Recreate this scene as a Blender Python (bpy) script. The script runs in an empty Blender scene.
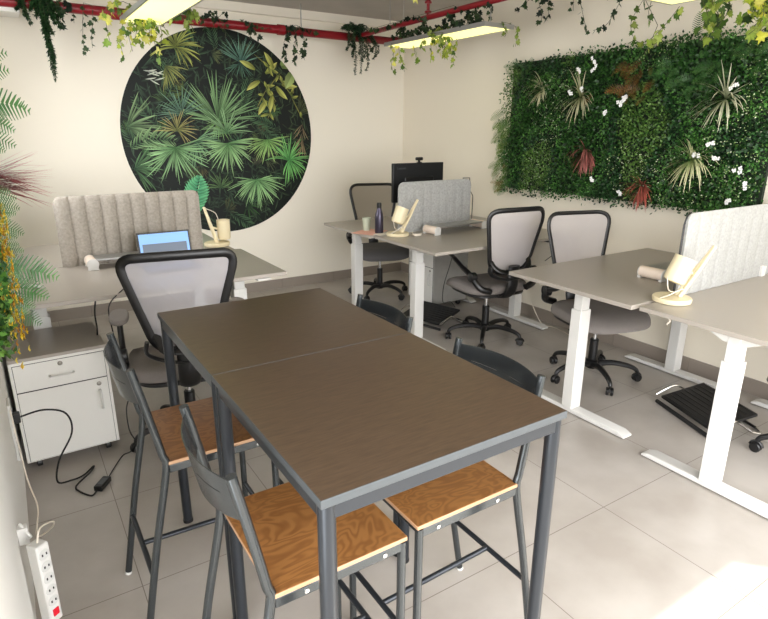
import bpy, bmesh, math, random
from mathutils import Vector, Matrix, Euler
random.seed(7)
PI = math.pi
scene = bpy.context.scene
COL = scene.collection

# ------------------------------------------------------------------ materials
def nodes(name):
    m = bpy.data.materials.new(name); m.use_nodes = True
    nt = m.node_tree
    b = nt.nodes['Principled BSDF']
    return m, nt, b
def srgb(r, g, b):
    f = lambda c: ((c/255+0.055)/1.055)**2.4 if c > 10 else c/255/12.92
    return (f(r), f(g), f(b), 1)
def mat(name, c, rough=.5, metal=0., bump=0., bscale=200., var=0., vscale=6., spec=.5, trans=0.):
    m, nt, b = nodes(name)
    b.inputs['Base Color'].default_value = c
    b.inputs['Roughness'].default_value = rough
    b.inputs['Metallic'].default_value = metal
    b.inputs['Specular IOR Level'].default_value = spec
    tc = nt.nodes.new('ShaderNodeTexCoord')
    if var:
        n = nt.nodes.new('ShaderNodeTexNoise'); n.inputs['Scale'].default_value = vscale; n.inputs['Detail'].default_value = 5
        nt.links.new(tc.outputs['Object'], n.inputs['Vector'])
        mx = nt.nodes.new('ShaderNodeMix'); mx.data_type = 'RGBA'
        mx.inputs[6].default_value = tuple(x*(1-var) for x in c[:3])+(1,)
        mx.inputs[7].default_value = tuple(min(1, x*(1+var)) for x in c[:3])+(1,)
        nt.links.new(n.outputs['Fac'], mx.inputs[0]); nt.links.new(mx.outputs[2], b.inputs['Base Color'])
    if bump:
        n = nt.nodes.new('ShaderNodeTexNoise'); n.inputs['Scale'].default_value = bscale; n.inputs['Detail'].default_value = 4
        nt.links.new(tc.outputs['Object'], n.inputs['Vector'])
        bp = nt.nodes.new('ShaderNodeBump'); bp.inputs['Strength'].default_value = bump; bp.inputs['Distance'].default_value = .003
        nt.links.new(n.outputs['Fac'], bp.inputs['Height']); nt.links.new(bp.outputs['Normal'], b.inputs['Normal'])
    return m
def vcol_mat(name, rough=.5, translucent=0., spec=.4):
    m, nt, b = nodes(name)
    a = nt.nodes.new('ShaderNodeAttribute'); a.attribute_name = 'Col'
    nt.links.new(a.outputs['Color'], b.inputs['Base Color'])
    b.inputs['Roughness'].default_value = rough
    b.inputs['Specular IOR Level'].default_value = spec
    if translucent:
        t = nt.nodes.new('ShaderNodeBsdfTranslucent'); nt.links.new(a.outputs['Color'], t.inputs['Color'])
        mx = nt.nodes.new('ShaderNodeMixShader'); mx.inputs[0].default_value = translucent
        nt.links.new(b.outputs[0], mx.inputs[1]); nt.links.new(t.outputs[0], mx.inputs[2])
        nt.links.new(mx.outputs[0], nt.nodes['Material Output'].inputs['Surface'])
    return m
def emis(name, c, s):
    m, nt, b = nodes(name)
    b.inputs['Base Color'].default_value = c
    b.inputs['Emission Color'].default_value = c; b.inputs['Emission Strength'].default_value = s
    return m
def wood(name, c1, c2, scale, stretch, rough, burl=0.):
    m, nt, b = nodes(name)
    tc = nt.nodes.new('ShaderNodeTexCoord'); mp = nt.nodes.new('ShaderNodeMapping')
    mp.inputs['Scale'].default_value = stretch
    nt.links.new(tc.outputs['Object'], mp.inputs['Vector'])
    n = nt.nodes.new('ShaderNodeTexNoise'); n.inputs['Scale'].default_value = scale; n.inputs['Detail'].default_value = 8; n.inputs['Roughness'].default_value = .65
    nt.links.new(mp.outputs[0], n.inputs['Vector'])
    out = n.outputs['Fac']
    if burl:
        n.inputs['Distortion'].default_value = .6; n.inputs['Detail'].default_value = 3
        w = nt.nodes.new('ShaderNodeMath'); w.operation = 'MULTIPLY'; w.inputs[1].default_value = burl
        nt.links.new(out, w.inputs[0])
        s = nt.nodes.new('ShaderNodeMath'); s.operation = 'SINE'; nt.links.new(w.outputs[0], s.inputs[0])
        m2 = nt.nodes.new('ShaderNodeMapRange'); m2.inputs[1].default_value = -1; nt.links.new(s.outputs[0], m2.inputs[0])
        out = m2.outputs[0]
    r = nt.nodes.new('ShaderNodeValToRGB')
    r.color_ramp.elements[0].position = .3 if not burl else 0.0; r.color_ramp.elements[1].position = .7 if not burl else .8
    r.color_ramp.elements[0].color = c1; r.color_ramp.elements[1].color = c2
    nt.links.new(out, r.inputs[0]); nt.links.new(r.outputs[0], b.inputs['Base Color'])
    b.inputs['Roughness'].default_value = rough
    return m

def tile_mat():
    m, nt, b = nodes('floor_tile')
    tc = nt.nodes.new('ShaderNodeTexCoord')
    sx = nt.nodes.new('ShaderNodeSeparateXYZ'); nt.links.new(tc.outputs['Object'], sx.inputs[0])
    def line(sock, off):
        a = nt.nodes.new('ShaderNodeMath'); a.operation = 'SUBTRACT'; a.inputs[1].default_value = off
        nt.links.new(sock, a.inputs[0])
        d = nt.nodes.new('ShaderNodeMath'); d.operation = 'PINGPONG'; d.inputs[1].default_value = .6065/2
        nt.links.new(a.outputs[0], d.inputs[0])
        c = nt.nodes.new('ShaderNodeMath'); c.operation = 'LESS_THAN'; c.inputs[1].default_value = .0016
        nt.links.new(d.outputs[0], c.inputs[0]); return c.outputs[0]
    lx = line(sx.outputs[0], 2.005); ly = line(sx.outputs[1], 1.304)
    mx = nt.nodes.new('ShaderNodeMath'); mx.operation = 'MAXIMUM'
    nt.links.new(lx, mx.inputs[0]); nt.links.new(ly, mx.inputs[1])
    n = nt.nodes.new('ShaderNodeTexNoise'); n.inputs['Scale'].default_value = 3; n.inputs['Detail'].default_value = 6
    nt.links.new(tc.outputs['Object'], n.inputs['Vector'])
    r = nt.nodes.new('ShaderNodeValToRGB')
    r.color_ramp.elements[0].color = srgb(160, 153, 145); r.color_ramp.elements[1].color = srgb(175, 169, 162)
    r.color_ramp.elements[0].position = .35; r.color_ramp.elements[1].position = .65
    nt.links.new(n.outputs['Fac'], r.inputs[0])
    mc = nt.nodes.new('ShaderNodeMix'); mc.data_type = 'RGBA'
    nt.links.new(mx.outputs[0], mc.inputs[0]); nt.links.new(r.outputs[0], mc.inputs[6]); mc.inputs[7].default_value = srgb(112, 104, 96)
    nt.links.new(mc.outputs[2], b.inputs['Base Color'])
    b.inputs['Roughness'].default_value = .3
    n2 = nt.nodes.new('ShaderNodeTexNoise'); n2.inputs['Scale'].default_value = 60
    nt.links.new(tc.outputs['Object'], n2.inputs['Vector'])
    bp = nt.nodes.new('ShaderNodeBump'); bp.inputs['Strength'].default_value = .06; bp.inputs['Distance'].default_value = .002
    nt.links.new(n2.outputs['Fac'], bp.inputs['Height']); nt.links.new(bp.outputs['Normal'], b.inputs['Normal'])
    return m

MT = {}
MT['floor'] = tile_mat()
MT['wall'] = mat('wall_paint', srgb(230, 224, 210), .75, bump=.08, bscale=90)
MT['wallr'] = mat('wall_paint_warm', srgb(228, 220, 203), .75, bump=.08, bscale=90)
MT['wall_l'] = mat('wall_textured', srgb(228, 226, 220), .8, bump=.35, bscale=60)
MT['concrete'] = mat('ceiling_concrete', srgb(172, 166, 158), .9, bump=.3, bscale=30, var=.12, vscale=5)
MT['skirt'] = mat('skirting_tile', srgb(140, 130, 120), .4, var=.06)
MT['grout'] = mat('skirting_grout', srgb(100, 92, 84), .8)
MT['desk'] = mat('desk_laminate', srgb(156, 149, 140), .32, var=.04, vscale=3)
MT['deskedge'] = mat('desk_edge', srgb(128, 125, 120), .4)
MT['white'] = mat('white_powdercoat', srgb(208, 207, 203), .35)
MT['whitem'] = mat('white_melamine', srgb(222, 221, 216), .3)
MT['grey_side'] = mat('grey_melamine', srgb(150, 148, 142), .45, var=.15, vscale=12)
MT['black'] = mat('black_plastic', srgb(24, 24, 25), .38)
MT['blackm'] = mat('black_satin', srgb(15, 15, 16), .36)
MT['rubber'] = mat('black_rubber', srgb(18, 18, 18), .7)
MT['chrome'] = mat('chrome', srgb(205, 205, 205), .15, 1.)
MT['steel'] = mat('dark_steel_paint', srgb(48, 52, 57), .28, .5)
MT['steel_l'] = mat('grey_steel_paint', srgb(74, 78, 80), .22, .75)
MT['tableedge'] = mat('table_edge_band', srgb(68, 73, 76), .35, .1, var=.12, vscale=40)
MT['fabric'] = mat('grey_seat_fabric', srgb(122, 116, 112), .9, bump=.5, bscale=500, var=.06, vscale=60)
MT['fabric_d'] = mat('dark_seat_fabric', srgb(84, 82, 82), .9, bump=.5, bscale=500)
MT['felt'] = mat('light_felt', srgb(162, 162, 159), .95, bump=.8, bscale=160, var=.38, vscale=75)
MT['felt_w'] = mat('warm_felt', srgb(158, 151, 141), .95, bump=.8, bscale=160, var=.38, vscale=75)
MT['cream'] = mat('cream_plastic', srgb(220, 207, 172), .35)
MT['cableW'] = mat('white_cable', srgb(214, 205, 190), .5)
MT['red'] = mat('red_pipe_paint', srgb(128, 16, 28), .3)
MT['alu'] = mat('aluminium', srgb(170, 170, 168), .35, .8)
MT['duct'] = mat('galvanised_duct', srgb(140, 142, 142), .35, .8)
MT['lightwood'] = mat('pale_wood', srgb(232, 216, 200), .45, var=.08, vscale=20)
MT['table'] = wood('dark_oak_laminate', srgb(62, 49, 37), srgb(86, 69, 53), 14, (1, 9, 1), .34)
MT['ply'] = wood('burl_plywood', srgb(122, 80, 42), srgb(143, 98, 54), 4.0, (1, 1.5, 1), .34, burl=95)
MT['plyedge'] = mat('plywood_edge', srgb(172, 136, 104), .45, var=.1, vscale=30)
MT['plyedge_d'] = mat('plywood_edge_brown', srgb(130, 88, 50), .45)
MT['panel'] = emis('panel_diffuser', (1., .93, .38, 1), .52)
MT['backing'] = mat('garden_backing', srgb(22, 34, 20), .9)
MT['leaf'] = vcol_mat('foliage', .45, .12)
MT['ivyleaf'] = vcol_mat('ivy_leaves', .45, .45)
MT['stem'] = mat('vine_stem', srgb(70, 72, 44), .7)
MT['petal'] = mat('white_petals', srgb(235, 235, 235), .6)
MT['print'] = vcol_mat('printed_jungle', .5, 0., .22)
MT['bottle'] = mat('bottle_metal', srgb(66, 62, 76), .28, .6)
MT['mug'] = mat('pale_green_ceramic', srgb(178, 186, 166), .35)
MT['paper'] = mat('pink_paper', srgb(222, 168, 150), .7)
MT['paperw'] = mat('white_paper', srgb(225, 218, 208), .7)
MT['screen'] = emis('laptop_screen', srgb(110, 150, 205), .4)
MT['monitor'] = mat('monitor_back', srgb(14, 15, 17), .45)
MT['logo'] = mat('grey_lettering', srgb(70, 72, 76), .5)
MT['redsw'] = mat('red_switch', srgb(215, 25, 45), .3)
MT['sock'] = mat('socket_recess', srgb(196, 196, 192), .5)
MT['lockm'] = mat('lock_metal', srgb(150, 146, 138), .3, 1.)
MT['winframe'] = mat('window_frame_paint', srgb(60, 60, 62), .5)
MT['ground'] = mat('outdoor_ground', srgb(130, 128, 120), .9)

def mesh_fabric(name, c, alpha):
    m, nt, b = nodes(name)
    b.inputs['Base Color'].default_value = c; b.inputs['Roughness'].default_value = .7
    t = nt.nodes.new('ShaderNodeBsdfTransparent'); mx = nt.nodes.new('ShaderNodeMixShader')
    mx.inputs[0].default_value = alpha
    nt.links.new(t.outputs[0], mx.inputs[1]); nt.links.new(b.outputs[0], mx.inputs[2])
    nt.links.new(mx.outputs[0], nt.nodes['Material Output'].inputs['Surface'])
    return m
MT['mesh_l'] = mesh_fabric('light_mesh_fabric', srgb(186, 180, 180), .72)
MT['mesh_d'] = mesh_fabric('brown_mesh_fabric', srgb(120, 106, 90), .6)
MT['mesh_b'] = mesh_fabric('grey_mesh_fabric', srgb(168, 166, 172), .62)

# ------------------------------------------------------------------ mesh builder
class MB:
    def __init__(s): s.bm = bmesh.new(); s.mats = []; s.cur = 0; s.cl = None
    def use(s, m):
        if m not in s.mats: s.mats.append(m)
        s.cur = s.mats.index(m); return s
    def col(s): s.cl = s.bm.loops.layers.float_color.new('Col'); return s
    def face(s, vs, c=None, smooth=False):
        f = s.bm.faces.new(vs); f.material_index = s.cur; f.smooth = smooth
        if c is not None:
            for i, l in enumerate(f.loops): l[s.cl] = c[i] if isinstance(c, list) else c
        return f
    def box(s, x0, x1, y0, y1, z0, z1, M=None):
        P = [Vector((x, y, z)) for x in (x0, x1) for y in (y0, y1) for z in (z0, z1)]
        if M: P = [M @ p for p in P]
        v = [s.bm.verts.new(p) for p in P]
        for f in ((0, 1, 3, 2), (4, 6, 7, 5), (0, 4, 5, 1), (2, 3, 7, 6), (0, 2, 6, 4), (1, 5, 7, 3)):
            s.face([v[i] for i in f])
        return s
    def tube(s, pts, r, seg=10, closed=False, flat=1.0, caps=True, up=None):
        P = [Vector(p) for p in pts]; n = len(P)
        R = r if isinstance(r, (list, tuple)) else [r]*n
        rings = []; prev = None
        for i in range(n):
            if closed: t = (P[(i+1) % n]-P[i-1])
            else: t = (P[min(i+1, n-1)]-P[max(i-1, 0)])
            t.normalize()
            if up is not None: a = Vector(up)
            elif prev is None: a = Vector((0, 0, 1)) if abs(t.z) < .9 else Vector((1, 0, 0))
            else: a = prev
            u = a - t*a.dot(t)
            if u.length < 1e-4: u = t.orthogonal()
            u.normalize(); prev = u; w = t.cross(u)
            rings.append([s.bm.verts.new(P[i]+(u*math.cos(2*PI*k/seg)*flat+w*math.sin(2*PI*k/seg))*R[i]) for k in range(seg)])
        m = n if closed else n-1
        for i in range(m):
            a, b = rings[i], rings[(i+1) % n]
            for k in range(seg): s.face([a[k], a[(k+1) % seg], b[(k+1) % seg], b[k]], smooth=True)
        if not closed and caps: s.face(rings[0][::-1]); s.face(rings[-1])
        return s
    def lathe(s, prof, c=(0, 0, 0), seg=24, M=None):
        c = Vector(c); rings = []
        for (r, z) in prof:
            ring = []
            for k in range(seg):
                p = Vector((r*math.cos(2*PI*k/seg), r*math.sin(2*PI*k/seg), z))
                if M: p = M @ p
                ring.append(s.bm.verts.new(p+c))
            rings.append(ring)
        for a, b in zip(rings, rings[1:]):
            for k in range(seg): s.face([a[k], a[(k+1) % seg], b[(k+1) % seg], b[k]], smooth=True)
        s.face(rings[0][::-1]); s.face(rings[-1]); return s
    def prism(s, out, fn0, fn1):   # outline of 2D points, two maps to 3D
        a = [s.bm.verts.new(fn0(*p)) for p in out]; b = [s.bm.verts.new(fn1(*p)) for p in out]
        s.face(a[::-1]); s.face(b); n = len(out)
        for k in range(n): s.face([a[k], a[(k+1) % n], b[(k+1) % n], b[k]])
        return s
    def build(s, name, m=None, parent=None, bevel=0., sharp=35, fix=True):
        if m is not None and not s.mats: s.mats = [m]
        if fix: bmesh.ops.recalc_face_normals(s.bm, faces=s.bm.faces)
        me = bpy.data.meshes.new(name); s.bm.to_mesh(me); s.bm.free()
        for q in s.mats: me.materials.append(q)
        if sharp and not s.cl:
            for p in me.polygons: p.use_smooth = True
            me.set_sharp_from_angle(angle=math.radians(sharp))
        o = bpy.data.objects.new(name, me); COL.objects.link(o)
        if parent: o.parent = parent
        if bevel:
            b = o.modifiers.new('bevel', 'BEVEL'); b.width = bevel; b.segments = 2; b.limit_method = 'ANGLE'; b.angle_limit = math.radians(40)
        return o
def box(x0, x1, y0, y1, z0, z1, M=None): return MB().box(x0, x1, y0, y1, z0, z1, M)
def tube(*a, **k): return MB().tube(*a, **k)
def smooth(pts, n=6, closed=False):
    P = [Vector(p) for p in pts]; out = []; N = len(P)
    rng = range(N) if closed else range(N-1)
    for i in rng:
        if closed: p0, p1, p2, p3 = P[i-1], P[i], P[(i+1) % N], P[(i+2) % N]
        else: p0, p1, p2, p3 = P[max(i-1, 0)], P[i], P[i+1], P[min(i+2, N-1)]
        for k in range(n):
            t = k/n
            out.append(.5*((2*p1)+(p2-p0)*t+(2*p0-5*p1+4*p2-p3)*t*t+(3*p1-p0-3*p2+p3)*t**3))
    if not closed: out.append(P[-1])
    return out
def thing(name, label, cat, loc=(0, 0, 0), rz=0., group=None):
    o = bpy.data.objects.new(name, None); COL.objects.link(o); o.empty_display_size = .05
    o.location = loc; o.rotation_euler = (0, 0, rz)
    o['label'] = label; o['category'] = cat
    if group: o['group'] = group
    return o
def tag(o, label, cat, group=None, kind=None):
    o['label'] = label; o['category'] = cat
    if group: o['group'] = group
    if kind: o['kind'] = kind
    return o
def struct(o): o['kind'] = 'structure'; return o
def dup(root, label, loc=None, rz=None):
    r = root.copy(); COL.objects.link(r); r['label'] = label
    if loc is not None: r.location = loc
    if rz is not None: r.rotation_euler = (0, 0, rz)
    for ch in list(root.children):
        c = ch.copy(); COL.objects.link(c); c.parent = r
        for g in list(ch.children):
            d = g.copy(); COL.objects.link(d); d.parent = c
    return r

# ------------------------------------------------------------------ setting
XL, XR, YF, YB, ZC = -.15, 3.78, -.75, 5.5, 2.66
struct(box(XL-.2, XR+.2, YF-.2, YB+.2, -.1, 0).build('floor', MT['floor'], sharp=0))
struct(box(XL-.2, XR+.2, YF-.2, YB+.2, ZC, ZC+.15).build('ceiling', MT['concrete'], sharp=0))
struct(box(XL-.2, XR+.2, YB, YB+.2, 0, ZC).build('wall_back', MT['wall'], sharp=0))
struct(box(XR, XR+.2, YF-.2, YB, 0, ZC).build('wall_right', MT['wallr'], sharp=0))
w = MB(); SY0, SY1, SZ0, SZ1 = YF+.06, .7, .08, 2.45
w.box(XL-.15, XL, YF-.06, SY0, 0, ZC); TY0, TY1, TZ0, TZ1 = 3.3, 4.75, 1.3, 2.35
w.box(XL-.15, XL, SY1, TY0, 0, ZC); w.box(XL-.15, XL, TY1, YB, 0, ZC); w.box(XL-.15, XL, TY0, TY1, 0, TZ0); w.box(XL-.15, XL, TY0, TY1, TZ1, ZC); w.box(XL-.15, XL, SY0, SY1, SZ1, ZC); w.box(XL-.15, XL, SY0, SY1, 0, SZ0)
struct(w.build('wall_left', MT['wall_l'], sharp=0))
w = MB()
for (a, b, c, d) in ((SY0, SY1, SZ1-.03, SZ1), (SY0, SY1, SZ0, SZ0+.05), (SY0, SY0+.04, SZ0+.05, SZ1-.03), (SY1-.04, SY1, SZ0+.05, SZ1-.03)): w.box(XL-.10, XL-.05, a, b, c, d)
struct(w.build('window_2', MT['winframe'], sharp=0))
w = MB()
for (a, b, c, d) in ((TY0, TY1, TZ1-.03, TZ1), (TY0, TY1, TZ0, TZ0+.03), (TY0, TY0+.03, TZ0+.03, TZ1-.03), (TY1-.03, TY1, TZ0+.03, TZ1-.03)): w.box(XL-.10, XL-.05, a, b, c, d)
struct(w.build('added_fill_window', MT['winframe'], sharp=0))  # unseen window, added to brighten the far end of the room
WX0, WX1, WZ0, WZ1 = -.05, 3.72, .08, 2.45
YO = YF-.06
w = MB(); w.box(XL, WX0, YO, YF, 0, ZC); w.box(WX1, XR, YO, YF, 0, ZC); w.box(WX0, WX1, YO, YF, WZ1, ZC); w.box(WX0, WX1, YO, YF, 0, WZ0)
struct(w.build('wall_front', MT['wall'], sharp=0))
w = MB()
for (a, b, c, d) in ((WX0, WX1, WZ1-.03, WZ1), (WX0, WX1, WZ0, WZ0+.05), (WX0, WX0+.04, WZ0+.05, WZ1-.03), (WX1-.03, WX1, WZ0+.05, WZ1-.03)):
    w.box(a, b, YF-.05, YF-.01, c, d)
struct(w.build('window_1', MT['winframe'], sharp=0))
struct(box(XL-6, XR+6, YF-14, YF-.25, -.4, -.3).build('ground_outside', MT['ground'], sharp=0))
def baseboard(name, along_x, a0, a1, fix, h=.1):
    m = MB(); p = a0
    m.use(MT['skirt'])
    while p < a1-.01:
        q = min(p+.6035, a1)
        if along_x: m.box(p, q-.003, fix-.012, fix, 0, h)
        else: m.box(fix-.012, fix, p, q-.003, 0, h)
        p = q
    m.use(MT['grout'])
    if along_x: m.box(a0, a1, fix-.009, fix, 0, h-.002)
    else: m.box(fix-.009, fix, a0, a1, 0, h-.002)
    struct(m.build(name, bevel=0, sharp=0))
baseboard('baseboard_back', True, XL+.001, XR-.013, YB)
baseboard('baseboard_right', False, YF+.3, YB, XR)
struct(box(XL, XR, YB-.05, YB, ZC-.075, ZC).build('trim_1', MT['wall'], sharp=0))
struct(box(XL, .27, YB-.3, YB-.05, 2.375, 2.41).build('trim_2', MT['whitem'], bevel=.004))
d = tube([(XL+.01, YB-.18, 2.52), (.15, YB-.18, 2.52), (.24, YB-.18, 2.52)], .105, seg=24)
for k in range(3): d.lathe([(.105, 0), (.111, .004), (.105, .008)], (XL+.1+.11*k, YB-.18, 2.52), 24, Matrix.Rotation(PI/2, 4, 'Y'))
tag(d.build('air_duct', MT['duct']), 'round galvanised air duct above the white ledge in the ceiling corner', 'duct')

# ------------------------------------------------------------------ mural (a flat printed picture)
MCX, MCZ, MR = 1.767, 1.545, .888
MYF = YB-.004
def make_mural():
    m = MB().col(); m.use(MT['print'])
    rnd = random.Random(3)
    N = 96
    out = [(MCX+MR*math.cos(2*PI*k/N), MCZ+MR*math.sin(2*PI*k/N)*1.015) for k in range(N)]
    # printed ground: rings of irregular dark green cells
    layer = [0]; sub = [0]
    def V(x, z):
        dx, dz = x-MCX, (z-MCZ)/1.015; r = math.hypot(dx, dz)
        if r > MR*.998: x = MCX+dx*MR*.998/r; z = MCZ+dz*MR*.998/r*1.015
        return m.bm.verts.new((x, MYF-(layer[0]*7+sub[0])*1.2e-5, z))
    a = [m.bm.verts.new((x, YB, z)) for x, z in out]; b = [m.bm.verts.new((x, MYF, z)) for x, z in out]
    dk = srgb(14, 20, 17)
    m.face(b, dk)
    for k in range(N): m.face([a[k], a[(k+1) % N], b[(k+1) % N], b[k]], srgb(40, 46, 42))
    def blade(x, z, ang, L, wd, c0, c1, bend=0.):
        c0 = tuple(v*1.15 for v in c0); c1 = (c1[0]*1.35, c1[1]*1.35, c1[2]*1.15)
        sub[0] = (sub[0]+1) % 6
        p = Vector((x, z)); segs = 4; pts = []
        for i in range(segs+1):
            t = i/segs; a_ = ang+bend*t
            pts.append((p.copy(), a_, wd*math.sin(PI*min(.97, .12+.86*t))))
            p = p+Vector((math.cos(a_), math.sin(a_)))*L/segs
        for i in range(segs):
            (p0, a0, w0), (p1, a1, w1) = pts[i], pts[i+1]
            if i == segs-1: w1 = 0.0006
            n0 = Vector((-math.sin(a0), math.cos(a0)))*w0; n1 = Vector((-math.sin(a1), math.cos(a1)))*w1
            t0, t1 = i/segs, (i+1)/segs
            cc = lambda t, g: tuple((c0[j]*(1-t)+c1[j]*t)*g for j in range(3))+(1,)
            for sgn, g in ((1, 1.), (-1, .62)):
                q = [V(*(p0)), V(*(p0+n0*sgn)), V(*(p1+n1*sgn)), V(*(p1))]
                m.face(q, [cc(t0, g), cc(t0, g), cc(t1, g), cc(t1, g)])
    def fan(x, z, R, a0, a1, n, c0, c1, droop=0., wd=None):
        layer[0] += 1; n = int(n*1.35); wd = (wd or R*.045)*.62
        for i in range(n):
            t = (i+.5)/n; a_ = math.radians(a0+(a1-a0)*t)+rnd.uniform(-.11, .11)
            side = math.cos(a_)
            g = rnd.uniform(.55, 1.15); blade(x+rnd.uniform(-.01, .01), z+rnd.uniform(-.01, .01), a_, R*rnd.uniform(.55, 1.02), wd*rnd.uniform(.7, 1.2), tuple(v*g*.8 for v in c0), tuple(v*g for v in c1), bend=-droop*side*rnd.uniform(.6, 1.6)+rnd.uniform(-.15, .15))
    def frond(x, z, ang, L, c0, c1, n=14, bl=.3, bend=0.):
        layer[0] += 1
        p = Vector((x, z)); a_ = ang
        for i in range(n):
            t = i/n; a_ = ang+bend*t; p = p+Vector((math.cos(a_), math.sin(a_)))*L/n
            l = L*bl*math.sin(PI*(.15+.8*t))
            for sg in (1, -1): blade(p.x, p.y, a_+sg*rnd.uniform(.7, 1.), l, l*.07, c0, c1, bend=-sg*.4)
    # dark undergrowth
    for i in range(1100):
        layer[0] = i//24
        r = MR*math.sqrt(rnd.random())*.97; t = rnd.uniform(0, 2*PI)
        x, z = MCX+r*math.cos(t), MCZ+r*math.sin(t)
        g = rnd.uniform(.6, 1.7)
        right = (x-MCX)/MR
        c0 = tuple(v*g for v in srgb(26, 38, 30)[:3]); c1 = tuple(v*g for v in srgb(42 + 8*max(0, right), 62, 44 - 8*right*.5)[:3])
        blade(x, z, rnd.uniform(-PI, PI), rnd.uniform(.05, .14), rnd.uniform(.003, .011), c0, c1, rnd.uniform(-.6, .6))
    G = lambda r, g, b: tuple(v*1.0 for v in srgb(r, g, b)[:3])
    for i in range(34):
        r = MR*math.sqrt(rnd.random())*.92; t = rnd.uniform(0, 2*PI); b0 = rnd.uniform(0, 360)
        fan(MCX+r*math.cos(t), MCZ+r*math.sin(t), rnd.uniform(.08, .2), b0, b0+rnd.uniform(90, 200), 12, G(26, 44, 34), G(rnd.uniform(50, 96), rnd.uniform(76, 112), rnd.uniform(46, 70)), rnd.uniform(-.4, .6), .008)
    G = lambda r, g, b: tuple(v*1.12 for v in srgb(r, g, b)[:3])
    for (x, z, L) in ((1.15, 1.75, .35), (1.2, 1.6, .3), (1.3, 1.85, .3), (1.95, 1.75, .3), (2.35, 1.75, .28), (1.6, 2.2, .28), (2.1, 1.62, .3), (1.0, 1.4, .25), (1.75, 2.25, .25), (2.3, 1.6, .3), (2.0, .85, .3), (1.75, .85, .3), (2.5, 1.5, .25), (1.4, 2.1, .25)):
        frond(x, z, rnd.uniform(-.8, 3.6), L, G(34, 54, 40), G(70, 100, 72), 12)
    fan(.935, 1.609, .34, -50, 75, 12, G(56, 84, 54), G(122, 146, 112), .2)
    frond(.92, 1.42, .6, .4, G(56, 86, 56), G(118, 146, 106), 14, .35, -.9)
    fan(.95, 1.257, .28, -70, 70, 14, G(40, 76, 50), G(96, 134, 94), .4)
    fan(1.40, 2.264, .24, -70, 190, 24, G(92, 104, 46), G(158, 164, 92), .7)
    fan(1.30, 2.10, .2, -120, 10, 12, G(70, 82, 44), G(138, 142, 84), .5)
    fan(1.972, 2.17, .25, 20, 160, 22, G(46, 82, 74), G(110, 148, 138), .2, .006)
    fan(1.96, 2.16, .16, 180, 360, 12, G(40, 70, 60), G(80, 116, 104), .2, .006)
    fan(1.72, 1.66, .44, 12, 172, 34, G(58, 92, 52), G(124, 158, 118), .15, .012)
    fan(1.72, 1.66, .2, 180, 360, 16, G(66, 104, 50), G(110, 146, 92), .4, .010)
    fan(1.40, 1.72, .26, 20, 200, 24, G(48, 78, 64), G(104, 138, 126), .2, .006)
    fan(1.343, 1.582, .2, -60, 200, 18, G(100, 110, 56), G(162, 150, 104), .4, .007)
    fan(1.794, 1.56, .26, 0, 185, 24, G(66, 108, 66), G(138, 172, 134), .5, .008)
    fan(1.50, 1.48, .26, -140, 40, 20, G(50, 88, 60), G(112, 148, 118), .3, .009)
    fan(1.309, 1.43, .35, 172, 372, 36, G(70, 116, 66), G(140, 178, 136), -.1, .011)
    fan(1.796, 1.46, .30, 160, 380, 34, G(82, 130, 74), G(150, 186, 140), .1, .011)
    fan(2.183, 1.49, .24, 165, 380, 26, G(92, 142, 72), G(152, 184, 120), .3, .009)
    fan(2.40, 1.30, .27, -130, 160, 34, G(72, 142, 74), G(122, 182, 112), .5, .010)
    fan(2.051, 1.12, .31, 165, 375, 34, G(80, 130, 78), G(150, 188, 140), .3, .010)
    fan(1.70, 1.06, .16, 0, 180, 12, G(50, 80, 50), G(100, 130, 84), .3)
    layer[0] += 1
    for (x, z, a_) in ((2.2, 2.09, .6), (2.28, 2.14, 2.0), (2.14, 2.02, 3.6), (2.3, 1.98, -.9), (2.26, 1.9, -1.9), (2.2, 1.85, -2.3), (2.36, 2.0, -.2), (2.1, 2.12, 2.6)):
        blade(x, z, a_, .16, .026, G(104, 112, 44), G(172, 172, 102), .3)
    blade(2.36, 2.16, .5, .22, .06, G(90, 110, 60), G(168, 180, 120), .2)
    blade(2.50, 2.13, -2.2, .2, .05, G(86, 106, 56), G(150, 164, 110), .2)
    for i in range(9): blade(1.16+rnd.uniform(-.05, .05), 2.02+rnd.uniform(-.06, .06), rnd.uniform(-.6, .4), .09, .006, G(120, 130, 124), G(200, 205, 200), .2)
    for i in range(16): blade(2.56, 1.56+rnd.uniform(-.12, .1), rnd.uniform(-2.6, -1.2), .14, .004, G(70, 60, 46), G(146, 128, 104), .3)
    for pts in (((2.1, 2.25), (2.3, 2.1), (2.45, 1.9), (2.55, 1.7)), ((2.2, 2.0), (2.28, 1.85), (2.2, 1.7)), ((2.35, 2.1), (2.2, 1.95), (2.1, 1.8))):
        for (xa, za), (xb, zb) in zip(pts, pts[1:]):
            blade(xa, za, math.atan2(zb-za, xb-xa), math.hypot(xb-xa, zb-za)*1.1, .006, G(84, 88, 44), G(120, 118, 66), .1)
            for k in range(3):
                t = rnd.random(); blade(xa+(xb-xa)*t, za+(zb-za)*t, rnd.uniform(-PI, PI), rnd.uniform(.05, .1), .014, G(70, 84, 38), G(150, 152, 80), rnd.uniform(-.5, .5))
    # broad banana leaf
    layer[0] += 1
    x, z = 1.44, .86
    for i in range(14):
        t = i/13; p = Vector((1.40+.1*t, .80+.36*t)); w_ = .14*math.sin(PI*(.12+.8*t))
        for sg in (1, -1):
            blade(p.x, p.y, 1.3-sg*1.15, w_, .02, G(58, 128, 92), G(92, 162, 122), sg*.4)
    blade(1.40, .76, 1.3, .42, .005, G(150, 190, 150), G(150, 190, 150))
    return tag(m.build('wall_mural', None, sharp=0, fix=False), 'round jungle photo mural of green palm fronds on the back wall', 'mural')
make_mural()

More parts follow.
